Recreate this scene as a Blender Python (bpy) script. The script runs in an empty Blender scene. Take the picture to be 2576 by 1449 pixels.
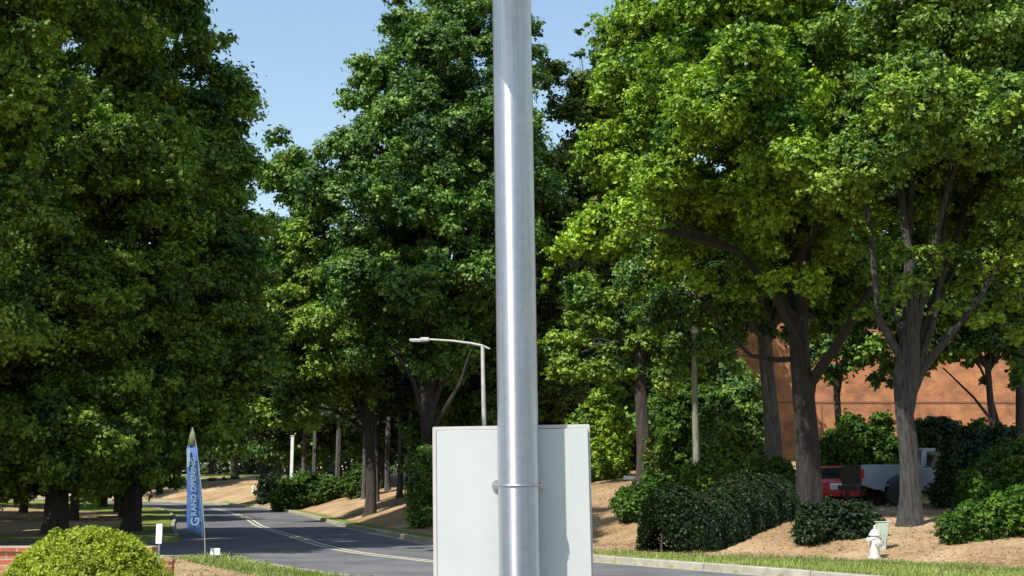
import bpy, bmesh, math, random
import numpy as np
from mathutils import Vector, Matrix
R = math.radians
rng = np.random.default_rng(7)
random.seed(7)
S = bpy.context.scene
C = S.collection

# ------------------------------------------------------------------ camera model
F = 3110.0                     # focal length in units of a 2576 px wide frame
CAMZ = 1.6
PITCH = math.atan(515.0 / F)
cp, sp = math.cos(PITCH), math.sin(PITCH)

def at(px, py, Y):
    """world point seen at (px,py) at ground distance Y"""
    cx = (px - 1288.0) / F
    up = (724.5 - py) / F
    dy = cp - up * sp
    dz = sp + up * cp
    return Vector((cx * Y / dy, Y, CAMZ + dz * Y / dy))

# ------------------------------------------------------------------ materials
def new_mat(name):
    m = bpy.data.materials.new(name)
    m.use_nodes = True
    nt = m.node_tree
    for n in list(nt.nodes):
        nt.nodes.remove(n)
    out = nt.nodes.new('ShaderNodeOutputMaterial')
    return m, nt, out

def node(nt, t, **kw):
    n = nt.nodes.new(t)
    for k, v in kw.items():
        if k in n.inputs:
            n.inputs[k].default_value = v
        else:
            setattr(n, k, v)
    return n

def ramp(nt, stops):
    n = nt.nodes.new('ShaderNodeValToRGB')
    cr = n.color_ramp
    while len(cr.elements) < len(stops):
        cr.elements.new(0.5)
    for e, (p, c) in zip(cr.elements, stops):
        e.position = p
        e.color = (c[0], c[1], c[2], 1)
    return n

def noise_mat(name, c1, c2, scale=6, rough=0.8, bump=0.2, metal=0.0, detail=6, stretch=(1, 1, 1), spec=0.5, dist=0.02, lo=.3, hi=.7, coords='Object'):
    m, nt, out = new_mat(name)
    L = nt.links
    p = node(nt, 'ShaderNodeBsdfPrincipled', Roughness=rough, Metallic=metal)
    p.inputs['Specular IOR Level'].default_value = spec
    tc = node(nt, 'ShaderNodeTexCoord')
    mp = node(nt, 'ShaderNodeMapping')
    mp.inputs['Scale'].default_value = stretch
    L.new(tc.outputs[coords], mp.inputs[0])
    nz = node(nt, 'ShaderNodeTexNoise', Scale=scale, Detail=detail, Roughness=.65)
    L.new(mp.outputs[0], nz.inputs['Vector'])
    rp = ramp(nt, [(lo, c1), (hi, c2)])
    L.new(nz.outputs['Fac'], rp.inputs[0])
    L.new(rp.outputs[0], p.inputs['Base Color'])
    if bump:
        b = node(nt, 'ShaderNodeBump', Strength=bump, Distance=dist)
        L.new(nz.outputs['Fac'], b.inputs['Height'])
        L.new(b.outputs[0], p.inputs['Normal'])
    L.new(p.outputs[0], out.inputs[0])
    return m

def leaf_mat(name, dark, light, trans=0.35, rough=0.55):
    m, nt, out = new_mat(name)
    L = nt.links
    a = node(nt, 'ShaderNodeAttribute', attribute_name='tint')
    rp = ramp(nt, [(0.0, dark), (1.0, light)])
    L.new(a.outputs['Fac'], rp.inputs[0])
    p = node(nt, 'ShaderNodeBsdfPrincipled', Roughness=rough)
    p.inputs['Specular IOR Level'].default_value = .35
    L.new(rp.outputs[0], p.inputs['Base Color'])
    t = node(nt, 'ShaderNodeBsdfTranslucent')
    hs = node(nt, 'ShaderNodeMix', data_type='RGBA', blend_type='MULTIPLY')
    hs.inputs[0].default_value = 1.0
    L.new(rp.outputs[0], hs.inputs[6])
    hs.inputs[7].default_value = (.85, 1.15, .5, 1)
    L.new(hs.outputs[2], t.inputs[0])
    mx = node(nt, 'ShaderNodeMixShader')
    mx.inputs[0].default_value = trans
    L.new(p.outputs[0], mx.inputs[1])
    L.new(t.outputs[0], mx.inputs[2])
    L.new(mx.outputs[0], out.inputs[0])
    return m

M = {}
M['leaf_mid'] = leaf_mat('leaf_mid', (.024, .078, .020), (.33, .46, .052), trans=.28)
M['leaf_dark'] = leaf_mat('leaf_dark', (.018, .062, .022), (.23, .375, .058), trans=.24)
M['leaf_bright'] = leaf_mat('leaf_bright', (.045, .12, .016), (.38, .53, .038), trans=.28)
M['leaf_olive'] = leaf_mat('leaf_olive', (.030, .062, .016), (.20, .27, .045), trans=.24)
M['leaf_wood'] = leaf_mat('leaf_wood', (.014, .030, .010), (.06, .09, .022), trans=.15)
M['leaf_shrub'] = leaf_mat('leaf_shrub', (.020, .060, .010), (.13, .24, .022))
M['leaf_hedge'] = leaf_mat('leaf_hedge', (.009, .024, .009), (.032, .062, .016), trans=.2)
M['leaf_boxwood'] = leaf_mat('leaf_boxwood', (.12, .17, .012), (.44, .48, .04))
M['litter'] = leaf_mat('dry_litter', (.06, .035, .02), (.50, .36, .21), trans=.05)
M['grass'] = leaf_mat('grass_blades', (.10, .15, .03), (.34, .40, .10), trans=.3)
M['bark'] = noise_mat('bark', (.016, .015, .014), (.14, .13, .12), 5, .9, .9, stretch=(3.5, 3.5, .5), dist=.06)
M['bark_dark'] = noise_mat('bark_dark', (.012, .010, .009), (.07, .058, .048), 5, .95, .9, stretch=(3.5, 3.5, .5), dist=.06)
M['bark_shaded'] = noise_mat('bark_shaded', (.006, .005, .005), (.04, .034, .029), 5, .95, .9, stretch=(3.5, 3.5, .5), dist=.06)  # darker bark copy: shade under the crown put into the trunk colour
M['concrete'] = noise_mat('kerb_concrete', (.20, .185, .15), (.36, .335, .27), 3, .9, .2)
M['bark_grey'] = noise_mat('bark_grey', (.008, .008, .008), (.072, .069, .064), 5, .95, .9, stretch=(3.5, 3.5, .5), dist=.06)
M['old_concrete'] = noise_mat('old_concrete', (.10, .10, .10), (.16, .155, .15), 2, .9, .1)
M['white_paint'] = noise_mat('white_paint', (.66, .66, .63), (.82, .82, .79), 4, .5, .04)
M['pole_paint'] = noise_mat('lamp_pole_paint', (.42, .41, .38), (.58, .57, .54), 3, .6, .05)
M['wood_post'] = noise_mat('weathered_wood', (.10, .105, .07), (.26, .25, .19), 6, .9, .4, stretch=(4, 4, .4))
M['truck_paint'] = noise_mat('truck_paint', (.19, .225, .28), (.22, .26, .32), 2, .3, 0, metal=.3)
M['red_paint'] = noise_mat('red_paint', (.55, .02, .03), (.62, .03, .04), 2, .3, 0)
M['car_white'] = noise_mat('car_white', (.72, .72, .70), (.78, .78, .76), 2, .3, 0)
M['glass'] = noise_mat('dark_glass', (.012, .016, .018), (.02, .025, .028), 1, .08, 0)
M['rubber'] = noise_mat('rubber', (.012, .012, .012), (.03, .03, .03), 20, .85, .1)
M['black_plastic_and_shade'] = noise_mat('black_plastic_and_shade', (.015, .015, .016), (.03, .03, .032), 12, .6, 0)  # real black plastic parts, and the shade painted into the tailgate
M['chrome'] = noise_mat('chrome', (.6, .6, .6), (.7, .7, .7), 3, .25, 0, metal=1.0)
M['lens_red'] = noise_mat('tail_lens', (.25, .01, .01), (.3, .015, .015), 3, .2, 0)
M['lens_clear'] = noise_mat('head_lens', (.75, .77, .77), (.85, .87, .87), 3, .12, 0)
M['sign_plate'] = noise_mat('sign_back_aluminium', (.45, .475, .465), (.50, .52, .51), 5, .42, .01, metal=.0, detail=4)
M['sign_rim'] = noise_mat('sign_rim', (.44, .42, .39), (.52, .50, .47), 12, .45, .02)
M['dark_gap'] = noise_mat('dark_gap', (.15, .14, .13), (.24, .23, .22), 5, .8, 0)
M['bolt'] = noise_mat('zinc_bolt', (.28, .29, .30), (.48, .49, .5), 40, .4, .05, metal=.85)
M['hydrant'] = noise_mat('hydrant_paint', (.46, .45, .42), (.60, .59, .56), 9, .5, .1)
M['hydrant_green'] = noise_mat('pale_green_paint', (.34, .39, .31), (.44, .49, .41), 9, .6, .1)
M['flag_blue'] = noise_mat('flag_blue', (.016, .060, .19), (.032, .095, .27), 2.5, .7, .1)
M['flag_pale'] = noise_mat('flag_pale', (.14, .22, .28), (.20, .29, .36), 6, .7, 0)
M['flag_green'] = noise_mat('flag_green', (.07, .10, .03), (.17, .19, .12), 9, .7, 0)
M['mulch_dark'] = noise_mat('mulch_dark', (.05, .035, .02), (.12, .08, .05), 6, .9, .2)

# brushed galvanised pole
def pole_metal():
    m, nt, out = new_mat('galvanised_pole')
    L = nt.links
    p = node(nt, 'ShaderNodeBsdfPrincipled', Roughness=.42, Metallic=.96)
    p.inputs['Anisotropic'].default_value = .93; p.inputs['Anisotropic Rotation'].default_value = .25
    tg = node(nt, 'ShaderNodeTangent', direction_type='RADIAL', axis='Z')
    L.new(tg.outputs[0], p.inputs['Tangent'])
    tc = node(nt, 'ShaderNodeTexCoord')
    mp = node(nt, 'ShaderNodeMapping')
    mp.inputs['Scale'].default_value = (60, 60, 1.2)
    L.new(tc.outputs['Object'], mp.inputs[0])
    nz = node(nt, 'ShaderNodeTexNoise', Scale=3, Detail=8)
    L.new(mp.outputs[0], nz.inputs['Vector'])
    rp = ramp(nt, [(.3, (.60, .64, .70)), (.7, (.72, .76, .82))])
    L.new(nz.outputs['Fac'], rp.inputs[0])
    sp_ = node(nt, 'ShaderNodeTexVoronoi', Scale=95)
    L.new(tc.outputs['Object'], sp_.inputs['Vector'])
    sr_ = ramp(nt, [(.0, (.93, .93, .935)), (1, (1.05, 1.05, 1.05))])
    L.new(sp_.outputs['Color'], sr_.inputs[0])
    ml = node(nt, 'ShaderNodeMix', data_type='RGBA', blend_type='MULTIPLY'); ml.inputs[0].default_value = 1
    L.new(rp.outputs[0], ml.inputs[6]); L.new(sr_.outputs[0], ml.inputs[7])
    L.new(ml.outputs[2], p.inputs['Base Color'])
    r2 = ramp(nt, [(.2, (.44, .44, .44)), (.8, (.54, .54, .54))])
    n2 = node(nt, 'ShaderNodeTexNoise', Scale=9, Detail=8)
    L.new(tc.outputs['Object'], n2.inputs['Vector'])
    L.new(n2.outputs['Fac'], r2.inputs[0])
    L.new(r2.outputs[0], p.inputs['Roughness'])
    b = node(nt, 'ShaderNodeBump', Strength=.12, Distance=.0006)
    L.new(nz.outputs['Fac'], b.inputs['Height'])
    L.new(b.outputs[0], p.inputs['Normal'])
    L.new(p.outputs[0], out.inputs[0])
    return m
M['pole'] = pole_metal()

def asphalt():
    m, nt, out = new_mat('asphalt')
    L = nt.links
    p = node(nt, 'ShaderNodeBsdfPrincipled', Roughness=.85)
    g = node(nt, 'ShaderNodeNewGeometry')
    n1 = node(nt, 'ShaderNodeTexNoise', Scale=.5, Detail=5)
    n2 = node(nt, 'ShaderNodeTexNoise', Scale=40, Detail=4)
    vo = node(nt, 'ShaderNodeTexVoronoi', feature='DISTANCE_TO_EDGE', Scale=.33)
    nd = node(nt, 'ShaderNodeTexNoise', Scale=1.4, Detail=5)
    va = node(nt, 'ShaderNodeVectorMath', operation='MULTIPLY_ADD')
    L.new(g.outputs['Position'], n1.inputs['Vector'])
    L.new(g.outputs['Position'], n2.inputs['Vector'])
    L.new(g.outputs['Position'], nd.inputs['Vector'])
    L.new(nd.outputs['Color'], va.inputs[0])
    va.inputs[1].default_value = (1.6, 1.6, 0)
    L.new(g.outputs['Position'], va.inputs[2])
    L.new(va.outputs[0], vo.inputs['Vector'])
    r1 = ramp(nt, [(.3, (.075, .075, .08)), (.7, (.15, .148, .15))])
    L.new(n1.outputs['Fac'], r1.inputs[0])
    r2 = ramp(nt, [(.35, (.7, .7, .7)), (.65, (1.25, 1.25, 1.25))])
    L.new(n2.outputs['Fac'], r2.inputs[0])
    r3 = ramp(nt, [(.0, (.55, .55, .55)), (.012, (1, 1, 1))])
    L.new(vo.outputs['Distance'], r3.inputs[0])
    mx = node(nt, 'ShaderNodeMix', data_type='RGBA', blend_type='MULTIPLY')
    mx.inputs[0].default_value = 1
    L.new(r1.outputs[0], mx.inputs[6]); L.new(r2.outputs[0], mx.inputs[7])
    my = node(nt, 'ShaderNodeMix', data_type='RGBA', blend_type='MULTIPLY')
    my.inputs[0].default_value = 1
    L.new(mx.outputs[2], my.inputs[6]); L.new(r3.outputs[0], my.inputs[7])
    L.new(my.outputs[2], p.inputs['Base Color'])
    L.new(p.outputs[0], out.inputs[0])
    return m
M['asphalt'] = asphalt()

def line_paint():
    return noise_mat('road_line_paint', (.20, .18, .12), (.56, .51, .37), 7, .7, 0, lo=.25, hi=.5)
M['line'] = line_paint()

def ground_mat():
    m, nt, out = new_mat('ground')
    L = nt.links
    p = node(nt, 'ShaderNodeBsdfPrincipled', Roughness=.95)
    p.inputs['Specular IOR Level'].default_value = .1
    g = node(nt, 'ShaderNodeNewGeometry')
    a = node(nt, 'ShaderNodeAttribute', attribute_name='mulch')
    def nz(scale, detail=6, rough=.6):
        n = node(nt, 'ShaderNodeTexNoise', Scale=scale, Detail=detail, Roughness=rough)
        L.new(g.outputs['Position'], n.inputs['Vector'])
        return n
    big, mid, fine = nz(.45), nz(3.0), nz(26, 8)
    # pine-straw mulch
    mp = node(nt, 'ShaderNodeMapping'); mp.inputs['Scale'].default_value = (1, 2.2, 1)
    mp.inputs['Rotation'].default_value = (0, 0, .7)
    L.new(g.outputs['Position'], mp.inputs[0])
    st = node(nt, 'ShaderNodeTexNoise', Scale=9, Detail=9, Roughness=.75)
    L.new(mp.outputs[0], st.inputs['Vector'])
    rm = ramp(nt, [(.28, (.11, .06, .03)), (.45, (.29, .19, .10)), (.6, (.43, .31, .185)), (.8, (.58, .46, .32))])
    ad = node(nt, 'ShaderNodeMath', operation='ADD')
    L.new(st.outputs['Fac'], ad.inputs[0])
    sc = node(nt, 'ShaderNodeMath', operation='MULTIPLY_ADD'); sc.inputs[1].default_value = .6; sc.inputs[2].default_value = -.30
    L.new(big.outputs['Fac'], sc.inputs[0]); L.new(sc.outputs[0], ad.inputs[1])
    L.new(ad.outputs[0], rm.inputs[0])
    # lawn
    rg = ramp(nt, [(.3, (.085, .11, .025)), (.5, (.17, .20, .045)), (.72, (.33, .31, .12))])
    ad2 = node(nt, 'ShaderNodeMath', operation='MULTIPLY_ADD'); ad2.inputs[1].default_value = .5
    L.new(fine.outputs['Fac'], ad2.inputs[0])
    sc2 = node(nt, 'ShaderNodeMath', operation='MULTIPLY'); sc2.inputs[1].default_value = .5
    L.new(mid.outputs['Fac'], sc2.inputs[0]); L.new(sc2.outputs[0], ad2.inputs[2])
    L.new(ad2.outputs[0], rg.inputs[0])
    # mask with ragged edge
    ms = node(nt, 'ShaderNodeMath', operation='MULTIPLY_ADD'); ms.inputs[1].default_value = 1.2
    L.new(mid.outputs['Fac'], ms.inputs[0]); 
    am = node(nt, 'ShaderNodeMath', operation='ADD'); am.inputs[1].default_value = -.6
    L.new(a.outputs['Fac'], am.inputs[0]); L.new(am.outputs[0], ms.inputs[2])
    rr = ramp(nt, [(.42, (0, 0, 0)), (.58, (1, 1, 1))])
    L.new(ms.outputs[0], rr.inputs[0])
    mx = node(nt, 'ShaderNodeMix', data_type='RGBA')
    L.new(rr.outputs[0], mx.inputs[0]); L.new(rg.outputs[0], mx.inputs[6]); L.new(rm.outputs[0], mx.inputs[7])
    L.new(mx.outputs[2], p.inputs['Base Color'])
    b = node(nt, 'ShaderNodeBump', Strength=.7, Distance=.06)
    L.new(st.outputs['Fac'], b.inputs['Height'])
    L.new(b.outputs[0], p.inputs['Normal'])
    L.new(p.outputs[0], out.inputs[0])
    return m
M['ground'] = ground_mat()

def brick_mat(name, c1, c2, mortar, scale=1.0, rot=False):
    m, nt, out = new_mat(name)
    L = nt.links
    p = node(nt, 'ShaderNodeBsdfPrincipled', Roughness=.9)
    tc = node(nt, 'ShaderNodeTexCoord')
    sx = node(nt, 'ShaderNodeSeparateXYZ'); cb = node(nt, 'ShaderNodeCombineXYZ')
    L.new(tc.outputs['Object'], sx.inputs[0])
    ad = node(nt, 'ShaderNodeMath', operation='ADD')
    L.new(sx.outputs['X'], ad.inputs[0]); L.new(sx.outputs['Y'], ad.inputs[1])
    L.new(ad.outputs[0], cb.inputs['X']); L.new(sx.outputs['Z'], cb.inputs['Y'])
    br = node(nt, 'ShaderNodeTexBrick')
    br.inputs['Color1'].default_value = (*c1, 1); br.inputs['Color2'].default_value = (*c2, 1)
    br.inputs['Mortar'].default_value = (*mortar, 1)
    br.inputs['Scale'].default_value = scale
    br.inputs['Mortar Size'].default_value = .01
    br.inputs['Brick Width'].default_value = .215; br.inputs['Row Height'].default_value = .075
    L.new(cb.outputs[0], br.inputs['Vector'])
    n = node(nt, 'ShaderNodeTexNoise', Scale=1.3, Detail=8)
    L.new(tc.outputs['Object'], n.inputs['Vector'])
    rp = ramp(nt, [(.3, (.55, .55, .58)), (.7, (1.25, 1.2, 1.1))])
    L.new(n.outputs['Fac'], rp.inputs[0])
    mx = node(nt, 'ShaderNodeMix', data_type='RGBA', blend_type='MULTIPLY'); mx.inputs[0].default_value = 1
    L.new(br.outputs['Color'], mx.inputs[6]); L.new(rp.outputs[0], mx.inputs[7])
    L.new(mx.outputs[2], p.inputs['Base Color'])
    b = node(nt, 'ShaderNodeBump', Strength=.5, Distance=.01)
    L.new(br.outputs['Fac'], b.inputs['Height']); b.invert = True
    L.new(b.outputs[0], p.inputs['Normal'])
    L.new(p.outputs[0], out.inputs[0])
    return m
M['brick'] = brick_mat('building_brick', (.33, .10, .036), (.44, .155, .055), (.34, .22, .14))
M['brick_low'] = brick_mat('garden_wall_brick', (.36, .10, .055), (.46, .16, .08), (.42, .33, .26))
M['band'] = noise_mat('brick_band', (.16, .07, .04), (.24, .1, .06), 3, .9, .1)
M['roof'] = noise_mat('roof_metal', (.10, .09, .08), (.15, .14, .12), 3, .7, .1)

# ------------------------------------------------------------------ object helpers
def tag(o, label=None, cat=None, group=None, kind=None):
    if label: o['label'] = label
    if cat: o['category'] = cat
    if group: o['group'] = group
    if kind: o['kind'] = kind
    return o

def link(name, me, mat=None, parent=None):
    o = bpy.data.objects.new(name, me)
    C.objects.link(o)
    if mat is not None and me is not None and len(me.materials) == 0:
        me.materials.append(mat)
    if parent is not None:
        o.parent = parent
        o.matrix_parent_inverse = Matrix.Identity(4)
        o.location = -Vector(parent.location) if parent.get('_abs') else (0, 0, 0)
    return o

def empty(name, loc, label, cat, group=None, rz=0):
    o = bpy.data.objects.new(name, None)
    C.objects.link(o)
    o.empty_display_size = .2
    o.location = loc
    o.rotation_euler = (0, 0, rz)
    return tag(o, label, cat, group)

def bm_obj(name, bm, mat, parent=None, smooth=False, bevel=0):
    me = bpy.data.meshes.new(name)
    bmesh.ops.recalc_face_normals(bm, faces=bm.faces[:])
    bm.to_mesh(me); bm.free()
    if smooth:
        me.polygons.foreach_set('use_smooth', [True] * len(me.polygons))
    o = link(name, me, mat, parent)
    if bevel:
        md = o.modifiers.new('bevel', 'BEVEL'); md.width = bevel; md.segments = 2; md.limit_method = 'ANGLE'
    return o

def box(bm, x0, x1, y0, y1, z0, z1):
    vs = [bm.verts.new((x, y, z)) for z in (z0, z1) for y in (y0, y1) for x in (x0, x1)]
    for f in ((0, 1, 3, 2), (4, 6, 7, 5), (0, 4, 5, 1), (2, 3, 7, 6), (0, 2, 6, 4), (1, 5, 7, 3)):
        bm.faces.new([vs[i] for i in f])

def lathe(bm, prof, seg=20, origin=(0, 0, 0), axis='Z'):
    o = Vector(origin); rings = []
    for r, h in prof:
        ring = []
        for i in range(seg):
            a = 2 * math.pi * i / seg
            c, s = r * math.cos(a), r * math.sin(a)
            v = {'Z': (c, s, h), 'X': (h, c, s), 'Y': (c, h, s)}[axis]
            ring.append(bm.verts.new(o + Vector(v)))
        rings.append(ring)
    for a, b in zip(rings, rings[1:]):
        for i in range(seg):
            j = (i + 1) % seg
            bm.faces.new((a[i], a[j], b[j], b[i]))
    bm.faces.new(rings[0][::-1]); bm.faces.new(rings[-1])

def tube(bm, pts, radii, seg=10, rough=0.0, flare=None):
    pts = [Vector(p) for p in pts]
    rings = []
    ph = random.random() * 10
    for i, p in enumerate(pts):
        t = (pts[min(i + 1, len(pts) - 1)] - pts[max(i - 1, 0)]).normalized()
        a = Vector((1, 0, 0)) if abs(t.x) < .8 else Vector((0, 1, 0))
        u = t.cross(a).normalized(); v = t.cross(u).normalized()
        ring = []
        for k in range(seg):
            an = 2 * math.pi * k / seg
            r = radii[i] * (1 + rough * (math.sin(an * 3 + ph + i * .4) * .5 + math.sin(an * 5 + ph * 2 - i * .3) * .35 + random.uniform(-.25, .25)))
            ring.append(bm.verts.new(p + (u * math.cos(an) + v * math.sin(an)) * r))
        rings.append(ring)
    for a, b in zip(rings, rings[1:]):
        for i in range(seg):
            j = (i + 1) % seg
            bm.faces.new((a[i], a[j], b[j], b[i]))
    bm.faces.new(rings[0][::-1]); bm.faces.new(rings[-1])

def mesh_np(name, verts, faces_n, nquads, tint=None):
    me = bpy.data.meshes.new(name)
    nv = len(verts)
    me.vertices.add(nv)
    me.vertices.foreach_set('co', verts.astype(np.float32).ravel())
    me.loops.add(nquads * 4)
    me.loops.foreach_set('vertex_index', faces_n.astype(np.int32).ravel())
    me.polygons.add(nquads)
    me.polygons.foreach_set('loop_start', np.arange(0, nquads * 4, 4, dtype=np.int32))
    if tint is not None:
        at_ = me.attributes.new('tint', 'FLOAT', 'FACE')
        at_.data.foreach_set('value', tint.astype(np.float32))
    me.update(calc_edges=True)
    return me

def unit(a):
    return a / np.maximum(np.linalg.norm(a, axis=1, keepdims=True), 1e-6)

def leaves(pos, outward, L, tint, up=.55, rnd=.85, aspect=.62, name='foliage'):
    """one small pointed face per leaf"""
    n = len(pos)
    nrm = unit(outward * .95 + np.array([0, 0, up]) + rng.normal(size=(n, 3)) * rnd * .6)
    t = unit(np.cross(nrm, rng.normal(size=(n, 3))))
    b = np.cross(nrm, t)
    L = (L * rng.uniform(.6, 1.35, size=n))[:, None]
    w = L * aspect
    v = np.empty((n, 4, 3))
    v[:, 0] = pos - t * L * .5
    v[:, 1] = pos + b * w * .5 - t * L * .05
    v[:, 2] = pos + t * L * .5 - nrm * L * .12
    v[:, 3] = pos - b * w * .5 - t * L * .05
    return mesh_np(name, v.reshape(-1, 3), np.arange(n * 4), n, np.clip(tint, 0, 1))

def foliage(lobes, leafL, rc, density=2.8, pxm=None, flat=.7, surf=.5, clumpk=1.7, name='crown', up=.55):
    """lobes: (x,y,z,r). clumps of radius ~rc fill the lobes; leaves fill the clumps."""
    cs, rs, tn = [], [], []
    for (x, y, z, r) in lobes:
        if r > 1.2:
            cs.append(np.array([[x, y, z]])); rs.append(np.array([r * .5])); tn.append(np.array([.35]))
        n = max(3, int(clumpk * (r / rc) ** 2))
        d = unit(rng.normal(size=(n, 3)))
        rad = r * rng.uniform(0, 1, size=n) ** (1 - surf) if surf < 1 else r
        rr = rc * rng.uniform(.55, 1.75, size=n)
        rr = np.minimum(rr, r * .8)
        rad = np.maximum(0, rad - rr * .35)
        cs.append(np.array([x, y, z]) + d * rad[:, None] * np.array([1, 1, .95]))
        rs.append(rr)
        tn.append(np.clip(rng.normal(.45, .2, size=n) , 0, 1))
    cs = np.concatenate(cs); rs = np.concatenate(rs); tn = np.concatenate(tn)
    area = leafL * leafL * .31
    cnt = np.maximum(6, (density * math.pi * rs ** 2 / area).astype(int))
    idx = np.repeat(np.arange(len(cs)), cnt)
    n = len(idx)
    # leaves sit along short twigs that radiate from the clump and droop at the tip
    per = 9
    ns = n // per + 1
    sidx = np.repeat(np.arange(ns), per)[:n]
    sd = unit(rng.normal(size=(ns, 3)) + np.array([0, 0, .12]))
    s0 = rng.uniform(.05, .55, ns); sl_ = rng.uniform(.35, .85, ns)
    k = rng.uniform(0, 1, n)
    ax = rng.uniform(.75, 1.3, (len(cs), 3)) * np.array([1, 1, flat])
    d = sd[sidx]
    rad = s0[sidx] + sl_[sidx] * k
    off = d * rad[:, None] + rng.normal(0, .085, (n, 3))
    off[:, 2] -= .16 * (k * sl_[sidx]) ** 2
    pos = cs[idx] + off * rs[idx][:, None] * ax[idx]
    d = unit(d + rng.normal(0, .25, (n, 3)))
    tint = tn[idx] + rng.normal(0, .10, ns)[sidx] + rng.normal(0, .13, n)
    return leaves(pos, d, leafL, tint, name=name, up=up)

# ------------------------------------------------------------------ road centreline and terrain
cl = [(14, 2), (9.5, 10), (5.2, 18), (1.8, 23.8), (-1.9, 29.9), (-4.9, 36), (-8.2, 47), (-12.2, 61), (-16.8, 78), (-23.5, 96), (-34, 110), (-52, 121), (-82, 129), (-140, 138), (-260, 150)]
def catmull(P, n=14):
    out = []
    P = [Vector((p[0], p[1])) for p in P]
    for i in range(1, len(P) - 2):
        for k in range(n):
            t = k / n
            a, b, c, d = P[i - 1], P[i], P[i + 1], P[i + 2]
            out.append(.5 * ((2 * b) + (c - a) * t + (2 * a - 5 * b + 4 * c - d) * t * t + (3 * b - a - 3 * c + d) * t ** 3))
    out.append(P[-2])
    return np.array([(p.x, p.y) for p in out])
CL = catmull([(20, -8)] + cl + [(-300, 152)])
TAN = np.gradient(CL, axis=0); TAN = TAN / np.linalg.norm(TAN, axis=1, keepdims=True)
NRM = np.stack([TAN[:, 1], -TAN[:, 0]], axis=1)           # to the right of travel

def sdist(x, y):
    x = np.atleast_1d(np.asarray(x, float)); y = np.atleast_1d(np.asarray(y, float))
    out = np.empty(len(x)); yy = np.empty(len(x))
    A = CL[:-1]; D = CL[1:] - CL[:-1]; LL = (D ** 2).sum(1)
    for s in range(0, len(x), 20000):
        p = np.stack([x[s:s + 20000], y[s:s + 20000]], 1)
        q = p[:, None] - A[None]
        t = np.clip((q * D[None]).sum(2) / LL, 0, 1)
        w = q - t[..., None] * D[None]
        dd = (w ** 2).sum(2)
        j = dd.argmin(1); ar = np.arange(len(p))
        ww = w[ar, j]; nn = np.stack([D[j, 1], -D[j, 0]], 1)
        out[s:s + 20000] = np.sqrt(dd[ar, j]) * np.sign((ww * nn).sum(1))
        yy[s:s + 20000] = (A[j] + t[ar, j][:, None] * D[j])[:, 1]
    return out, yy

def zroad(y):
    y = np.asarray(y, float)
    return np.interp(y, [0, 62, 72, 85, 100, 116, 140, 200], [0, 0, .08, .28, .55, .85, 1.2, 1.6])
def wR(y): return np.interp(y, [0, 32, 60], [3.3, 3.3, 3.8])
def wL(y): return np.interp(y, [0, 19, 26, 31, 60], [4.2, 4.3, 4.6, 4.2, 4.0])
def sstep(a, b, x):
    t = np.clip((x - a) / (b - a), 0, 1); return t * t * (3 - 2 * t)

def terrain(x, y):
    x = np.atleast_1d(np.asarray(x, float)); y = np.atleast_1d(np.asarray(y, float))
    d, yc = sdist(x, y)
    zr = zroad(yc)
    vR = d - wR(yc) - .15
    vL = -d - wL(yc) - .15
    # right bank
    slope = np.interp(y, [36, 50, 70], [.18, .33, .30])
    start = np.interp(y, [30, 42, 60], [4.5, 3.2, 1.0])
    capn = 1.05
    capf = np.interp(y, [45, 60, 90], [3.2, 3.4, 2.9])
    wcap = sstep(6.0, 9.5, x) * (1 - sstep(54, 62, y))
    cap = capf * (1 - wcap) + capn * wcap
    hR = cap * (1 - np.exp(-np.clip(vR - start, 0, None) * slope / cap * 1.15))
    hR = np.minimum(hR, cap)
    zR = zr + .13 + hR
    zL = zr + .13 + .06 * np.clip(vL - 6, 0, 40) * sstep(45, 70, y)
    z = np.where(d > 0, zR, zL)
    # carriageway and side streets lie lower
    low = (d < wR(yc) + .1) & (d > -wL(yc) - .1)
    side1 = (d < 0) & (y > 29.9) & (y < 41.9) & (x > -70)
    low = low | side1
    z = np.where(low, zr - .06, z)
    return z, d, vR, vL, low

def gz(x, y):
    return float(terrain(x, y)[0][0])

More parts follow.
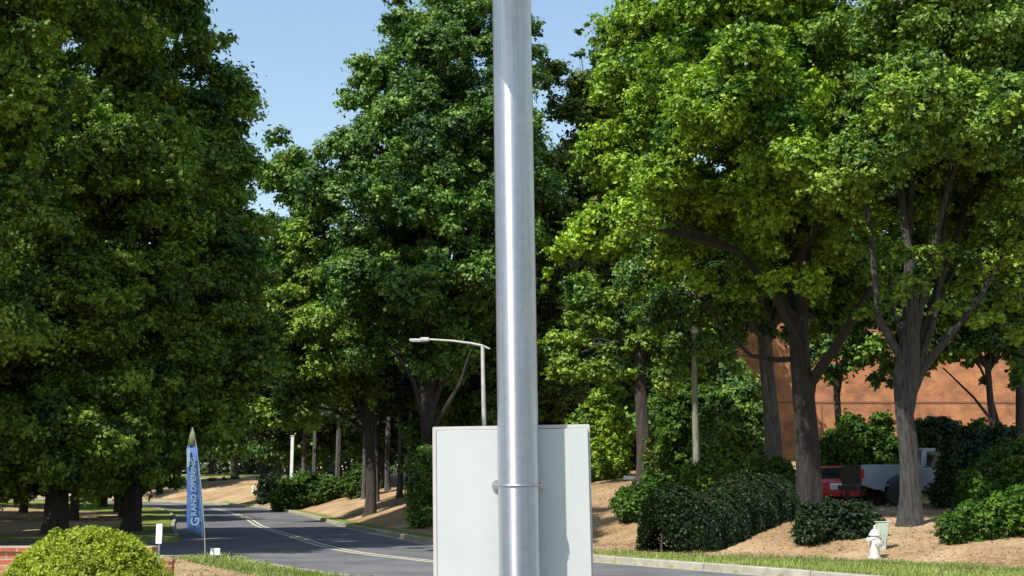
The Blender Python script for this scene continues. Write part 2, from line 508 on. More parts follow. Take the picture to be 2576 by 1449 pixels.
def build_ground():
    xs = np.concatenate([np.linspace(-600, -80, 14), np.arange(-75, -20, 2.5), np.arange(-20, 16, .22), np.arange(16, 40, .8), np.linspace(41, 600, 20)])
    ys = np.concatenate([np.linspace(-300, -10, 10), np.arange(-5, 20, 1.5), np.arange(20, 54, .22), np.arange(54, 125, .6), np.linspace(126, 900, 26)])
    X, Y = np.meshgrid(xs, ys)
    nx, ny = len(xs), len(ys)
    z, d, vR, vL, low = terrain(X.ravel(), Y.ravel())
    xf, yf = X.ravel(), Y.ravel()
    z = z + np.where(low, 0, .035 * np.sin(xf * 1.7 + yf * .9) * np.sin(yf * 1.3 - xf * .6) * sstep(.6, 3, np.abs(np.where(d > 0, vR, vL))))
    v = np.stack([xf, yf, z], 1)
    i = np.arange(nx * ny).reshape(ny, nx)
    q = np.stack([i[:-1, :-1], i[:-1, 1:], i[1:, 1:], i[1:, :-1]], -1).reshape(-1, 4)
    me = mesh_np('ground', v, q, len(q))
    vb = np.clip(.45 * xf + .1, .9, 3.9)
    mul = np.where(d > 0, sstep(-.35, .35, vR - vb) * (1 - sstep(22, 26, vR)), 0)
    mul = np.where(d > 0, mul, sstep(1.5, 3.5, vL) * (yf > 43) * (1 - sstep(78, 84, yf)))
    isl = (d < 0) & (yf > 12) & (yf < 30.2) & (vL < 14)
    mul = np.where(isl, np.where(vL > 1.2, .85, .2), mul)
    lot = (xf > 10.5) & (yf > 39) & (yf < 55) & (d > 0)
    mul = np.where(lot, .9, mul)
    a = me.attributes.new('mulch', 'FLOAT', 'POINT')
    a.data.foreach_set('value', mul.astype(np.float32))
    me.polygons.foreach_set('use_smooth', [True] * len(me.polygons))
    o = link('ground', me, M['ground'])
    tag(o, kind='structure')
build_ground()

def strip(name, inner, outer, zoff, mat, sel=None):
    """sheet between two offset functions of the centreline"""
    bm = bmesh.new(); prev = None
    for i in range(len(CL)):
        y = CL[i, 1]
        if sel and not sel(CL[i]): prev = None; continue
        z = float(zroad(y)) + zoff
        a = CL[i] + NRM[i] * inner(y); b = CL[i] + NRM[i] * outer(y)
        cur = (bm.verts.new((a[0], a[1], z)), bm.verts.new((b[0], b[1], z)))
        if prev: bm.faces.new((prev[0], prev[1], cur[1], cur[0]))
        prev = cur
    return bm_obj(name, bm, mat)

tag(strip('road', lambda y: -wL(y) - .02, lambda y: wR(y) + .02, 0.0, M['asphalt']), kind='structure')
for k, off in enumerate((-.20, .08)):
    tag(strip('road_marking', lambda y, o=off: o, lambda y, o=off: o + .12, .004, M['line']), kind='structure')

bm = bmesh.new()
bm.faces.new([bm.verts.new((x, y, -.004)) for x, y in ((-70, 29.7), (-2, 29.7), (-6, 42.1), (-70, 42.1))])
tag(bm_obj('side_street', bm, M['asphalt']), kind='structure')

def kerb(name, pts, zs, w=.17, h=.15, side=1):
    """kerbstones swept along a polyline, with a joint every few metres"""
    bm = bmesh.new()
    pts = np.array(pts, float)
    T = np.gradient(pts, axis=0); T /= np.linalg.norm(T, axis=1, keepdims=True)
    N = np.stack([T[:, 1], -T[:, 0]], 1) * side
    prev = None
    for i, p in enumerate(pts):
        z = zs[i]; prof = [(0, -.08), (.012, h - .02), (.035, h), (w, h), (w, -.08)]
        ring = [bm.verts.new((p[0] + N[i, 0] * o, p[1] + N[i, 1] * o, z + k)) for o, k in prof]
        if prev:
            for a in range(4):
                bm.faces.new((prev[a], prev[a + 1], ring[a + 1], ring[a]))
        else:
            bm.faces.new(ring)
        prev = ring
    bm.faces.new(prev[::-1])
    return tag(bm_obj(name, bm, M['concrete']), kind='structure')

def resample(pts, step):
    pts = np.array(pts, float); s = np.r_[0, np.cumsum(np.linalg.norm(np.diff(pts, axis=0), axis=1))]
    t = np.arange(0, s[-1], step)
    return np.stack([np.interp(t, s, pts[:, 0]), np.interp(t, s, pts[:, 1])], 1)

ys_ = CL[:, 1]
rk = CL + NRM * wR(ys_)[:, None]
rk = rk[(CL[:, 1] > 3) & (CL[:, 0] > -120)]
rs_ = resample(rk, .25)
segs = np.split(rs_, range(12, len(rs_), 12))
allk = []
# joints: split the kerb into 3 m stones with 15 mm gaps, all in one kerb object
def kerb_stones(name, line, zf, side):
    bm = bmesh.new()
    line = resample(line, .1)
    T = np.gradient(line, axis=0); T /= np.linalg.norm(T, axis=1, keepdims=True)
    N = np.stack([T[:, 1], -T[:, 0]], 1) * side
    n = 31
    for s in range(0, len(line) - 2, n):
        e = min(s + n, len(line) - 1)
        prev = None
        idx = list(range(s, e + 1, 5)) + ([e] if (e - s) % 5 else [])
        w, h = .17, .15 + random.uniform(-.006, .006)
        for i in idx:
            p = line[i].copy()
            if i == e: p = p - T[i] * .02
            z = float(zf(p[1]))
            ring = [bm.verts.new((p[0] + N[i, 0] * o, p[1] + N[i, 1] * o, z + k)) for o, k in [(0, -.08), (.012, h - .02), (.035, h), (w, h), (w, -.08)]]
            if prev:
                for a in range(4): bm.faces.new((prev[a], prev[a + 1], ring[a + 1], ring[a]))
            else: bm.faces.new(ring)
            prev = ring
        if prev: bm.faces.new(prev[::-1])
    return tag(bm_obj(name, bm, M['concrete']), kind='structure')
kerb_stones('kerb', rk, zroad, 1)
lk = CL - NRM * wL(ys_)[:, None]
lk = lk[(CL[:, 1] > 46) & (CL[:, 0] > -120)]
lk = np.concatenate([[(-60, 42), (-14.5, 42), (-13.2, 42.4), (-12.6, 43.5)], lk])
kerb_stones('kerb', lk, zroad, -1)
lk2 = (CL - NRM * wL(ys_)[:, None])[(CL[:, 1] > 3) & (CL[:, 1] < 29.4)][::-1]
isl = np.concatenate([[(-60, 29.8), (-8.4, 29.8), (-7.2, 29.5), (-6.5, 29.0), (-6.0, 28.3)], lk2])
kerb_stones('kerb', isl, zroad, 1)
# gutter strip of pale concrete on the right side
tag(strip('gutter', lambda y: wR(y) - .32, lambda y: wR(y) + .01, .003, M['concrete'], sel=lambda p: 3 < p[1] < 60 ), kind='structure')

bm = bmesh.new()
bm.faces.new([bm.verts.new((x, y, .19)) for x, y in ((-60, -80), (4, -80), (4, 12), (-60, 12))])
tag(bm_obj('unseen_pavement', bm, M['old_concrete']), kind='structure')  # unseen paving added behind the camera for the pole to reflect

# ------------------------------------------------------------------ trees
def px_lobes(lst, Y, depth=True, jit=1.0):
    out = []
    for l in lst:
        px, py, r = l[:3]
        Yl = Y + (l[3] if len(l) > 3 else 0) + random.uniform(-.7, .7) * jit
        p = at(px, py, Yl); rm = r * Yl / F * (1.06 if r > 60 else 1.0)
        out.append((p.x, p.y, p.z, rm))
        if depth and r > 80:
            for s in (-1, 1):
                if s < 0 and r > 120 or s > 0:
                    out.append((p.x + random.uniform(-.3, .3) * rm, p.y + s * rm * random.uniform(.6, 1.0), p.z + random.uniform(-.35, .1) * rm, rm * .72))
    return out

def make_trunk(base, lobes, r0, fork, mat, parent, nl=9, fork_r=None, lean=(0, 0), name='trunk', extra=()):
    bm = bmesh.new()
    bx, by, bz = base
    top = Vector((bx + lean[0], by + lean[1], bz + fork))
    pts, rad = [], []
    n = 12
    for i in range(n + 1):
        t = i / n
        pts.append(Vector((bx + lean[0] * t + math.sin(t * 5) * .06, by + lean[1] * t, bz - .3 + (fork + .3) * t)))
        rad.append(r0 * (1.0 - .28 * t + .55 * math.exp(-t * fork / .35)))
    pts += [top + Vector((0, 0, .35)), top + Vector((0, 0, .8))]; rad += [r0 * .5, r0 * .12]
    tube(bm, pts, rad, 18, .16)
    ls = sorted(lobes, key=lambda l: -l[3])
    step = max(1, len(ls) // nl)
    for k, l in enumerate(ls[::step][:nl]):
        tgt = Vector(l[:3])
        mid = top.lerp(tgt, .45) + Vector((random.uniform(-.4, .4), random.uniform(-.4, .4), (tgt - top).length * .08))
        st = top + Vector((0, 0, -random.uniform(.1, .8)))
        P = [st, st.lerp(mid, .5) + Vector((0, 0, .1)), mid, mid.lerp(tgt, .5), tgt]
        rr = r0 * random.uniform(.36, .5)
        tube(bm, P, [rr * 1.15, rr * .9, rr * .65, rr * .42, rr * .15], 8, .12)
        for q in range(2):
            e = tgt + Vector((random.uniform(-1, 1), random.uniform(-1, 1), random.uniform(-.2, 1))) * l[3] * .7
            tube(bm, [mid, mid.lerp(e, .5) + Vector((0, 0, .2)), e], [rr * .4, rr * .25, rr * .06], 6, .05)
    for P, rr in extra:
        t0 = max(.3, min(P[0].z - 1.1, fork))
        P0 = Vector((bx + lean[0] * t0 / fork, by + lean[1] * t0 / fork, t0))
        tube(bm, [P0, P0.lerp(P[0], .6)] + list(P), [rr[0] * 1.1, rr[0] * 1.08] + list(rr), 10, .12)
    return bm_obj(name, bm, mat, parent, smooth=False)

def hero_tree(label, base_px, Y, lobes_px, r0, fork, leaf, bark, leaf_px=11, rc_px=38, density=3.0, group=None, nl=9, lean=(0, 0), depth=True, extra=(), name='broadleaf_tree', clumpk=1.7, surf=.5, x=None):
    bx = x if x is not None else (base_px - 1288) / F / (cp + .165 * sp) * Y
    if x is None:
        bx = at(base_px, 1300, Y).x
    bz = gz(bx, Y)
    root = empty(name, (bx, Y, bz), label, 'tree', group)
    lobes = [(a - bx, b - Y, c - bz, r) for a, b, c, r in px_lobes(lobes_px, Y, depth)]
    me = foliage(lobes, leaf_px * Y / F, rc_px * Y / F, density, clumpk=clumpk, surf=surf)
    cr = link('crown', me, M[leaf]); cr.parent = root
    ex = [([Vector(q) - Vector((bx, Y, bz)) for q in P], rr) for P, rr in extra]
    make_trunk((0, 0, 0), lobes, r0, fork, M[bark], root, nl, lean=lean, extra=ex)
    return root

def limb(pxs, Y, r0, r1):
    P = [at(a, b, Y + (c if c else 0)) for a, b, c in pxs]
    n = len(P)
    return (P, [r0 + (r1 - r0) * i / (n - 1) for i in range(n)])

hero_tree('tall broadleaf tree cut off by the left edge, its trunk out of view', -330, 31,
          [(-150, -120, 300), (-90, 200, 280), (-120, 560, 240), (90, -60, 200), (70, 250, 110), (-30, 780, 130), (-260, 400, 300), (40, 480, 110),
           (330, -330, 230, -3), (120, -300, 260, 0), (520, -420, 190, -2), (100, -500, 260, 5), (300, -650, 220, 5), (420, -450, 170, 3), (300, -520, 220, 1), (620, -300, 130, -1), (480, -640, 200, 0), (180, -750, 240, 0), (-420, 0, 330, 0), (-450, -520, 260, 2), (-230, -640, 200, 2), (-300, 700, 220, 0), (-480, 500, 200, 1)],
          .36, 6, 'leaf_mid', 'bark_dark', leaf_px=14, rc_px=46, density=2.6, nl=2)
hero_tree('big dark broadleaf tree with thick trunk behind the clipped bush at left', 135, 45,
          [(60, 180, 200), (300, 60, 200), (120, 480, 220), (350, 420, 190), (60, 760, 200), (300, 740, 180), (160, 960, 160), (-150, 600, 250), (-100, 930, 200), (320, 980, 130), (200, -100, 200), (-100, 200, 200), (330, -250, 190), (150, -330, 190), (200, 640, 190), (230, 300, 180), (20, 350, 180), (40, 600, 180), (60, 1090, 120), (240, 1110, 100), (-80, 1130, 110), (10, 1180, 90), (130, 1175, 80), (240, 1185, 80), (-100, 1210, 100), (40, 1230, 50), (220, 1235, 50), (60, 1120, 110, -3), (170, 1100, 110, -3), (130, 1185, 75, -3), (260, 1130, 90, -3), (-60, 1160, 110, -3), (330, 1080, 90, -2), (20, 1210, 60, -3)],
          .42, 4.0, 'leaf_mid', 'bark_dark', leaf_px=12)
hero_tree('tall broadleaf tree left of the sky gap, its low branches reaching towards the blue flag', 330, 49,
          [(430, 20, 100), (520, 115, 80), (570, 200, 85), (560, 300, 90), (540, 430, 130), (420, 280, 190), (590, 560, 110), (480, 700, 170), (640, 800, 90), (560, 910, 120), (655, 930, 65), (420, 930, 140), (600, 690, 110), (695, 870, 38), (640, 1000, 45), (500, 1040, 90), (400, 1110, 90), (340, 1170, 75), (430, 1160, 60), (390, 1215, 50), (290, 1225, 45), (450, 1210, 30), (330, 1130, 80, -3), (420, 1120, 60, -3), (380, 1190, 50, -3), (310, 1210, 40, -3), (360, -60, 130), (480, 30, 60), (610, 400, 55), (560, -280, 80), (430, -120, 120), (520, -180, 90), (480, 560, 150), (450, 400, 150), (560, 1040, 80), (470, 850, 140)],
          .36, 3.6, 'leaf_mid', 'bark_dark', leaf_px=12)
hero_tree('smaller round-topped tree at the foot of the sky gap between the tall trees', 930, 66,
          [(700, 355, 38), (745, 420, 75), (690, 450, 70), (790, 520, 100), (720, 600, 120), (820, 640, 120), (720, 760, 130), (820, 850, 140), (760, 980, 110), (690, 900, 90), (655, 1040, 70), (880, 960, 100)],
          .3, 4.5, 'leaf_mid', 'bark_dark', leaf_px=10, rc_px=30)
hero_tree('tall dense green tree right of the sky gap, behind the street lamp', 1075, 62,
          [(1100, 160, 130), (1250, 200, 120), (1000, 250, 110), (1120, 400, 150), (1020, 420, 130), (1270, 450, 130), (1030, 60, 90), (1160, 50, 100), (1280, 90, 95), (950, 180, 85), (880, 265, 52), (890, 380, 105), (1050, 280, 170), (1230, 300, 140), (1335, 130, 42), (835, 480, 85), (990, 520, 150), (1180, 520, 160), (900, 680, 130), (1080, 700, 160), (1240, 700, 130), (960, 860, 100), (1120, 880, 100), (985, -10, 50), (1110, -60, 90), (1240, -40, 90), (1330, 330, 80), (1310, 560, 90)],
          .42, 5, 'leaf_dark', 'bark_dark', leaf_px=10, rc_px=32,
          extra=(limb([(1075, 1090, 0), (1040, 960, -1), (985, 870, -2)], 59, .14, .05), limb([(1090, 1080, 0), (1160, 960, -1), (1185, 880, -2)], 59, .13, .05)))
hero_tree('olive green tree immediately right of the metal pole, lower than the bright one', 1420, 66,
          [(1395, 190, 55), (1450, 190, 50), (1500, 240, 70), (1440, 270, 75), (1530, 420, 100), (1480, 600, 110), (1400, 400, 100), (1440, 540, 110), (1380, 700, 120), (1450, 850, 120), (1420, 980, 100), (1350, 880, 100), (1500, 330, 60), (1340, 480, 90)],
          .28, 5, 'leaf_olive', 'bark_dark', leaf_px=10, rc_px=30)
hero_tree('wispy thin-topped tree showing against the sky right of the metal pole', 1530, 72,
          [(1452, 78, 18), (1478, 62, 14), (1500, 40, 16), (1495, 105, 24), (1460, 125, 24), (1520, 70, 28), (1530, 150, 50), (1560, 20, 35), (1500, 190, 45), (1560, 260, 90), (1470, 220, 40), (1600, 420, 100)],
          .22, 6, 'leaf_dark', 'bark_dark', leaf_px=9, rc_px=20, depth=False, density=1.8)
hero_tree('large bright yellow-green tree right of the metal pole with a dark thick trunk', 2032, 37,
          [(1600, 50, 95), (1560, 190, 85), (1750, 30, 180), (1680, 240, 170), (1545, 360, 95), (1950, 60, 190), (1880, 300, 190), (1640, 470, 130), (1800, 510, 140), (1480, 590, 75), (1405, 620, 45), (1550, 620, 75), (2000, 450, 150), (1960, 600, 120), (1720, 620, 90), (2090, 200, 160), (1800, -150, 220), (1612, 740, 22), (1608, 790, 18), (1376, 690, 20), (1930, 520, 90, -3), (2110, 420, 90, -2), (2000, 330, 150), (2060, 560, 110), (1880, 700, 70), (1850, 735, 45, -1), (1950, 700, 50, -2), (2050, 690, 60, -2), (2120, 640, 60, -1.5), (1760, 700, 50, -1), (1700, 130, 130), (1620, 330, 120), (1760, 240, 150, -5), (1900, 180, 170, -6), (1680, 420, 110, -4), (1990, 380, 130, -5), (2080, 500, 90, -4), (1600, 560, 80, -3), (1950, -300, 200, 1), (2060, 20, 120), (1370, 720, 14), (1610, 830, 12)],
          .38, 6.3, 'leaf_bright', 'bark_shaded', leaf_px=12, rc_px=36, density=2.7, nl=9, name='broadleaf_tree',
          extra=(limb([(2040, 960, 0), (2110, 860, -1), (2180, 740, -1.5), (2230, 660, -1)], 37, .17, .06), limb([(2020, 900, 0), (1960, 905, 0), (1890, 895, 0), (1820, 830, .5), (1780, 760, .5)], 37, .10, .035), limb([(2025, 900, 0), (1975, 800, -1), (1930, 700, -2)], 37, .14, .05)))
hero_tree('grey-barked tree standing just behind and left of the dark thick trunk', 1945, 43,
          [(1850, 740, 110), (1980, 720, 120), (1750, 740, 110), (1660, 780, 80), (2090, 760, 100), (1900, 620, 150), (1830, 560, 130), (1900, 800, 60), (2050, 650, 130), (2150, 700, 110), (1700, 640, 110), (2000, 830, 40), (2120, 800, 50), (1760, 870, 60), (1820, 850, 40), (1700, 920, 50), (1870, 850, 26), (1820, 900, 22), (1930, 830, 30), (1850, 930, 16)],
          .31, 6.4, 'leaf_dark', 'bark', leaf_px=11, nl=7)
hero_tree('grey-barked tree with many upright limbs forking low, behind the white hydrant', 2290, 33,
          [(2250, 100, 210), (2480, 50, 210), (2450, 330, 200), (2250, 380, 150), (2150, 290, 120), (2560, 560, 120), (2330, 520, 80), (2210, 560, 80), (2300, -150, 230), (2650, 300, 230), (2620, 80, 180), (2385, 630, 34, -2), (2560, 480, 50, -2.5), (2380, 200, 180), (2560, 250, 170), (2350, 450, 110, 1.5), (2480, 470, 120, 1), (2450, -250, 200, 1), (2450, 560, 90, 2), (2150, 420, 120, -3), (2300, 250, 170, -5), (2500, 300, 150, -5), (2150, 600, 60), (2550, 700, 45), (2200, 700, 45), (2330, 660, 55, -.5), (2450, 640, 70, -.5), (2520, 760, 50, 1), (2420, 720, 40, .5), (2250, 640, 50, -1), (2570, 820, 50, 2), (2180, 780, 30, .5), (2250, 750, 40, -1), (2400, 770, 42, -.8), (2310, 710, 50, -1), (2480, 800, 36, -.5)],
          .29, 4.0, 'leaf_mid', 'bark_grey', leaf_px=12, rc_px=38, density=2.6, nl=5,
          extra=(limb([(2265, 900, 0), (2210, 800, -.3), (2200, 690, -.5), (2185, 560, -.5), (2160, 420, 0)], 33, .12, .045),
                 limb([(2295, 940, -.1), (2298, 800, -.3), (2292, 680, -.4), (2270, 540, -.4), (2262, 380, 0)], 33, .19, .07),
                 limb([(2310, 920, 0), (2345, 820, 0), (2365, 700, 0), (2378, 560, .2), (2390, 400, .3)], 33, .10, .035),
                 limb([(2320, 930, 0), (2400, 830, -.2), (2470, 740, -.3), (2530, 620, -.2), (2560, 500, 0)], 33, .115, .035),
                 limb([(2300, 900, .2), (2320, 780, .3), (2330, 640, .4), (2340, 480, .5)], 33, .08, .03),
                 limb([(2275, 880, .2), (2240, 740, .3), (2235, 600, .5)], 33, .075, .03)))
hero_tree('slim dark-trunked tree in front of the brick building at the right edge', 2512, 50,
          [(2300, 500, 150), (2440, 470, 150), (2570, 580, 150), (2190, 470, 140), (2350, 770, 80), (2450, 700, 120), (2350, 650, 140), (2480, 600, 140), (2230, 700, 120), (2560, 740, 110), (2380, 740, 100), (2100, 600, 140), (2300, 790, 60), (2200, 880, 55), (2270, 905, 55), (2370, 850, 60), (2300, 850, 80), (2420, 850, 70), (2530, 860, 70), (2150, 855, 70), (2060, 860, 60), (2350, 890, 40), (2450, 850, 60), (2130, 930, 26), (2090, 870, 45), (2490, 900, 26), (2250, 960, 26), (2400, 900, 24), (2100, 930, 40), (2200, 950, 36), (2320, 930, 30), (2560, 950, 36), (2440, 915, 26), (2480, 960, 18), (2560, 900, 40), (2150, 900, 30), (2480, 740, 110), (2570, 800, 100), (2410, 790, 75), (2260, 800, 75), (2600, 640, 140), (2170, 800, 60), (2530, 870, 40), (2440, 880, 26), (2320, 850, 40)],
          .16, 5.5, 'leaf_dark', 'bark_dark', leaf_px=11, rc_px=30, nl=6,
          extra=(limb([(2508, 1075, 0), (2450, 1000, 0), (2372, 925, 0)], 50, .07, .03), limb([(2510, 1060, 0), (2482, 960, 0), (2450, 890, 0), (2440, 860, 0)], 50, .07, .03), limb([(2566, 1090, 1), (2566, 980, 1), (2562, 860, 1)], 50, .2, .15)))
hero_tree('slim dark tree between the two big right-hand trunks, before the brick wall', 2122, 52,
          [(2120, 840, 60), (2180, 880, 40), (2095, 870, 34), (2060, 850, 50), (2140, 780, 90), (2225, 930, 26)],
          .17, 5.0, 'leaf_dark', 'bark_dark', leaf_px=10, rc_px=26, nl=4)
hero_tree('dark-trunked tree with leafy sprouts round its foot, right of the sign plate', 1618, 50,
          [(1560, 830, 85), (1480, 760, 90), (1680, 870, 80), (1740, 820, 90), (1640, 700, 120), (1510, 920, 60), (1740, 930, 50), (1600, 940, 36), (1690, 960, 40), (1420, 900, 70)],
          .28, 5.6, 'leaf_mid', 'bark_dark', leaf_px=10, rc_px=28, nl=6)

# understorey bushes and saplings --------------------------------------------------
def shrub(label, lobes_px, Y, leaf, leaf_px=8, rc_px=20, density=3.2, cat='shrub', group=None, name='shrub', surf=.7, depth=True, trunk=True, flat=.8, clumpk=3.0, jit=.4, basepx=None):
    lobes = px_lobes(lobes_px, Y, depth=False, jit=jit)
    if depth:
        lobes += [(a + random.uniform(-.2, .2) * r, b + r * .8, c, r * .85) for a, b, c, r in lobes]
    bx = sum(l[0] for l in lobes) / len(lobes); by = sum(l[1] for l in lobes) / len(lobes)
    bz = gz(bx, by)
    root = empty(name, (bx, by, bz), label, cat, group)
    L2 = []
    for a, b, c, r in lobes:
        L2.append((a - bx, b - by, c - bz, r))
    # fill down to the ground
    for a, b, c, r in list(L2):
        g = gz(a + bx, b + by) - bz
        zz = c - r * .8
        while zz > g + r * .35:
            L2.append((a, b, zz, r * .95)); zz -= r * .8
    me = foliage(L2, leaf_px * Y / F, rc_px * Y / F, density, surf=surf, clumpk=clumpk, flat=flat, name='foliage', up=.6)
    c = link('foliage', me, M[leaf]); c.parent = root
    for k in range(3):
        tx, ty, tz, tr = random.choice(L2)
        g0 = gz(tx + bx, ty + by) - bz
        bm = bmesh.new()
        tube(bm, [(tx * .9, ty * .9, g0 - .15), (tx * .95, ty * .95, (g0 + tz) / 2), (tx, ty, tz)], [.04, .03, .012], 6, .05)
        bm_obj('stem', bm, M['bark_dark'], root)
    return root

# clipped hedge to the right of the sign plate: a long dark hedge running away from the road
def hedge(label, P0, P1, h0, h1, w, leaf, leafL, n=70000, name='hedge', round_=2.1, cat='hedge'):
    cx, cy = (P0[0] + P1[0]) / 2, (P0[1] + P1[1]) / 2
    bz = gz(cx, cy)
    root = empty(name, (cx, cy, bz), label, cat)
    t = rng.uniform(-.04, 1.04, n)
    e = np.clip(np.minimum(t + .04, 1.04 - t) / .14, 0, 1) ** .5
    th = rng.uniform(-.15, math.pi + .15, n)
    ux = np.cos(th); uz = np.maximum(np.sin(th), -.1)
    wob = 1 + .06 * np.sin(t * 23 + th * 3) + .05 * np.sin(t * 51 - th * 5) + .035 * np.sin(t * 97 + th * 9)
    pw = 2 / round_
    sx = np.sign(ux) * np.abs(ux) ** pw; sz = np.sign(uz) * np.abs(uz) ** pw
    dep = 1 - rng.exponential(.07, n)
    dep = np.where((t < .10) | (t > .92), rng.uniform(0, 1, n) ** .5, dep)
    dirv = np.array([P1[0] - P0[0], P1[1] - P0[1]]); ln = np.linalg.norm(dirv); dirv /= ln
    nv = np.array([dirv[1], -dirv[0]])
    h = h0 + (h1 - h0) * t + .13 * np.sin(t * 10.5 + 1.0) + .05 * np.sin(t * 23)
    off = sx * w * .5 * wob * dep * (.35 + .65 * e)
    x = P0[0] + dirv[0] * ln * t + nv[0] * off; y = P0[1] + dirv[1] * ln * t + nv[1] * off
    g = terrain(x, y)[0]; g = np.maximum(g, 0)
    z = g + h * .5 + (sz * 1.0 - .5) * h * wob * dep * (.7 + .3 * e)
    z = np.maximum(z, g + .02)
    pos = np.stack([x - cx, y - cy, z - bz], 1)
    outw = unit(np.stack([nv[0] * ux, nv[1] * ux, uz], 1))
    cl_ = np.sin(x * 5.1 + z * 4) * np.sin(y * 4.3 - z * 5.2)
    me = leaves(pos, outw, leafL, .45 + .18 * cl_ + rng.normal(0, .2, n), name='foliage', up=.3)
    c = link('foliage', me, M[leaf]); c.parent = root
    for k in range(9):
        bm = bmesh.new()
        q = k / 8
        sx_, sy_ = P0[0] + dirv[0] * ln * q - cx, P0[1] + dirv[1] * ln * q - cy
        g0 = gz(sx_ + cx, sy_ + cy) - bz
        tube(bm, [(sx_, sy_, g0 - .1), (sx_ + .05, sy_, g0 + .5), (sx_, sy_ + .1, g0 + .85)], [.04, .03, .012], 6, .05)
        bm_obj('stem', bm, M['bark_dark'], root)
    return root

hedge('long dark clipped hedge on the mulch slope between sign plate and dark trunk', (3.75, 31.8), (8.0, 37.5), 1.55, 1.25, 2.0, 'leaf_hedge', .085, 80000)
shrub('small round green shrub at the left end of the long dark hedge', [(1590, 1262, 50), (1625, 1250, 42), (1575, 1285, 36)], 39.5, 'leaf_shrub', 8, 16)
shrub('bright leaf-topped shrub behind the middle of the long dark hedge', [(1660, 1215, 40), (1720, 1200, 40), (1775, 1195, 42), (1690, 1235, 40)], 41.4, 'leaf_shrub', 8, 18)
shrub('bright shrub at the foot of the grey-barked trunk, behind the hedge', [(1850, 1190, 38), (1910, 1180, 40), (1965, 1188, 40), (1990, 1215, 38)], 42, 'leaf_shrub', 8, 18)
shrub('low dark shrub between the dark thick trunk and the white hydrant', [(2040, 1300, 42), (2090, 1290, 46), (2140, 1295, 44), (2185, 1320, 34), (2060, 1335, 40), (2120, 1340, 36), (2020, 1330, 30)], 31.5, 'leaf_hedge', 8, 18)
shrub('bright green clipped shrub at the right edge above the grass', [(2400, 1320, 36), (2450, 1300, 42), (2510, 1285, 48), (2570, 1270, 55), (2620, 1260, 60), (2440, 1325, 30), (2530, 1310, 36)], 29, 'leaf_shrub', 8, 16)
shrub('mid green shrub behind the bright clipped one at the right edge', [(2480, 1200, 55), (2560, 1160, 70), (2440, 1230, 36), (2620, 1190, 70)], 37, 'leaf_shrub', 10, 20)
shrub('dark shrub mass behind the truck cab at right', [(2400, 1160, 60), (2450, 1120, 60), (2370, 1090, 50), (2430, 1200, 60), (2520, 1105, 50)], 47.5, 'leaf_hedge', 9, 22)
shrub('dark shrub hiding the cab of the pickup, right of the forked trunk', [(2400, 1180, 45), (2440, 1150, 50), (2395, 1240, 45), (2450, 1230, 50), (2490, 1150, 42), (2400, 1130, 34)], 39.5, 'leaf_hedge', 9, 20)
shrub('leafy green bush behind the truck bed, between the two big trunks', [(2100, 1110, 40), (2150, 1120, 50), (2200, 1105, 55), (2240, 1130, 50), (2150, 1070, 40), (2070, 1130, 30), (2220, 1060, 30)], 50, 'leaf_shrub', 9, 20)
shrub('bush against the brick building behind the forked tree', [(2350, 1080, 40), (2400, 1075, 30), (2460, 1085, 34), (2310, 1070, 30), (2540, 1095, 30)], 56, 'leaf_shrub', 9, 18)
shrub('sunlit bush left of the weathered post, on the upper bank', [(1700, 1020, 50), (1760, 1000, 45), (1690, 1070, 40), (1720, 970, 30)], 57, 'leaf_shrub', 9, 20)
shrub('broad bush between the weathered post and the grey-barked trunk', [(1830, 1010, 50), (1880, 990, 42), (1800, 1070, 50), (1880, 1060, 55), (1850, 1120, 50), (1780, 1120, 40), (1910, 1110, 36)], 55, 'leaf_dark', 9, 20)
shrub('sunlit yellow-green bush behind the right edge of the sign plate', [(1500, 1040, 44), (1530, 1000, 40), (1470, 1080, 44), (1540, 1060, 44), (1500, 1110, 40), (1550, 1110, 34)], 54, 'leaf_bright', 9, 20)
shrub('tall thin leafy sapling on the tan slope in front of a dark trunk', [(1632, 1110, 15), (1640, 1135, 18), (1630, 1160, 19), (1642, 1180, 15), (1622, 1190, 12)], 46, 'leaf_olive', 8, 10, density=1.6, name='sapling', cat='sapling', depth=False, clumpk=1.6)
# bank on the left of the sign
shrub('long rounded hedge with a sunlit top, beside the far road bend', [(705, 1232, 32), (745, 1222, 36), (790, 1215, 36), (835, 1222, 27), (870, 1224, 24), (710, 1250, 26), (760, 1250, 28), (810, 1245, 26)], 88, 'leaf_shrub', 6, 14)
shrub('small rounded bush right of the white vehicle on the far bank', [(905, 1190, 26), (930, 1182, 22), (890, 1205, 22)], 84, 'leaf_shrub', 6, 12)
shrub('small dark bush left of the long rounded hedge', [(668, 1210, 18), (690, 1205, 18), (655, 1222, 14)], 100, 'leaf_hedge', 6, 10)
shrub('low bright shrubs bed right of the blue flag, beyond the road', [(530, 1213, 16), (560, 1211, 16), (590, 1210, 15), (545, 1220, 12)], 124, 'leaf_shrub', 6, 10)
shrub('leafy bush at the left edge of the sign plate', [(1050, 1180, 34), (1075, 1210, 36), (1060, 1250, 24), (1085, 1150, 30), (1045, 1220, 20), (1090, 1270, 30), (1065, 1130, 22)], 52, 'leaf_dark', 8, 18, density=1.5, clumpk=1.6)

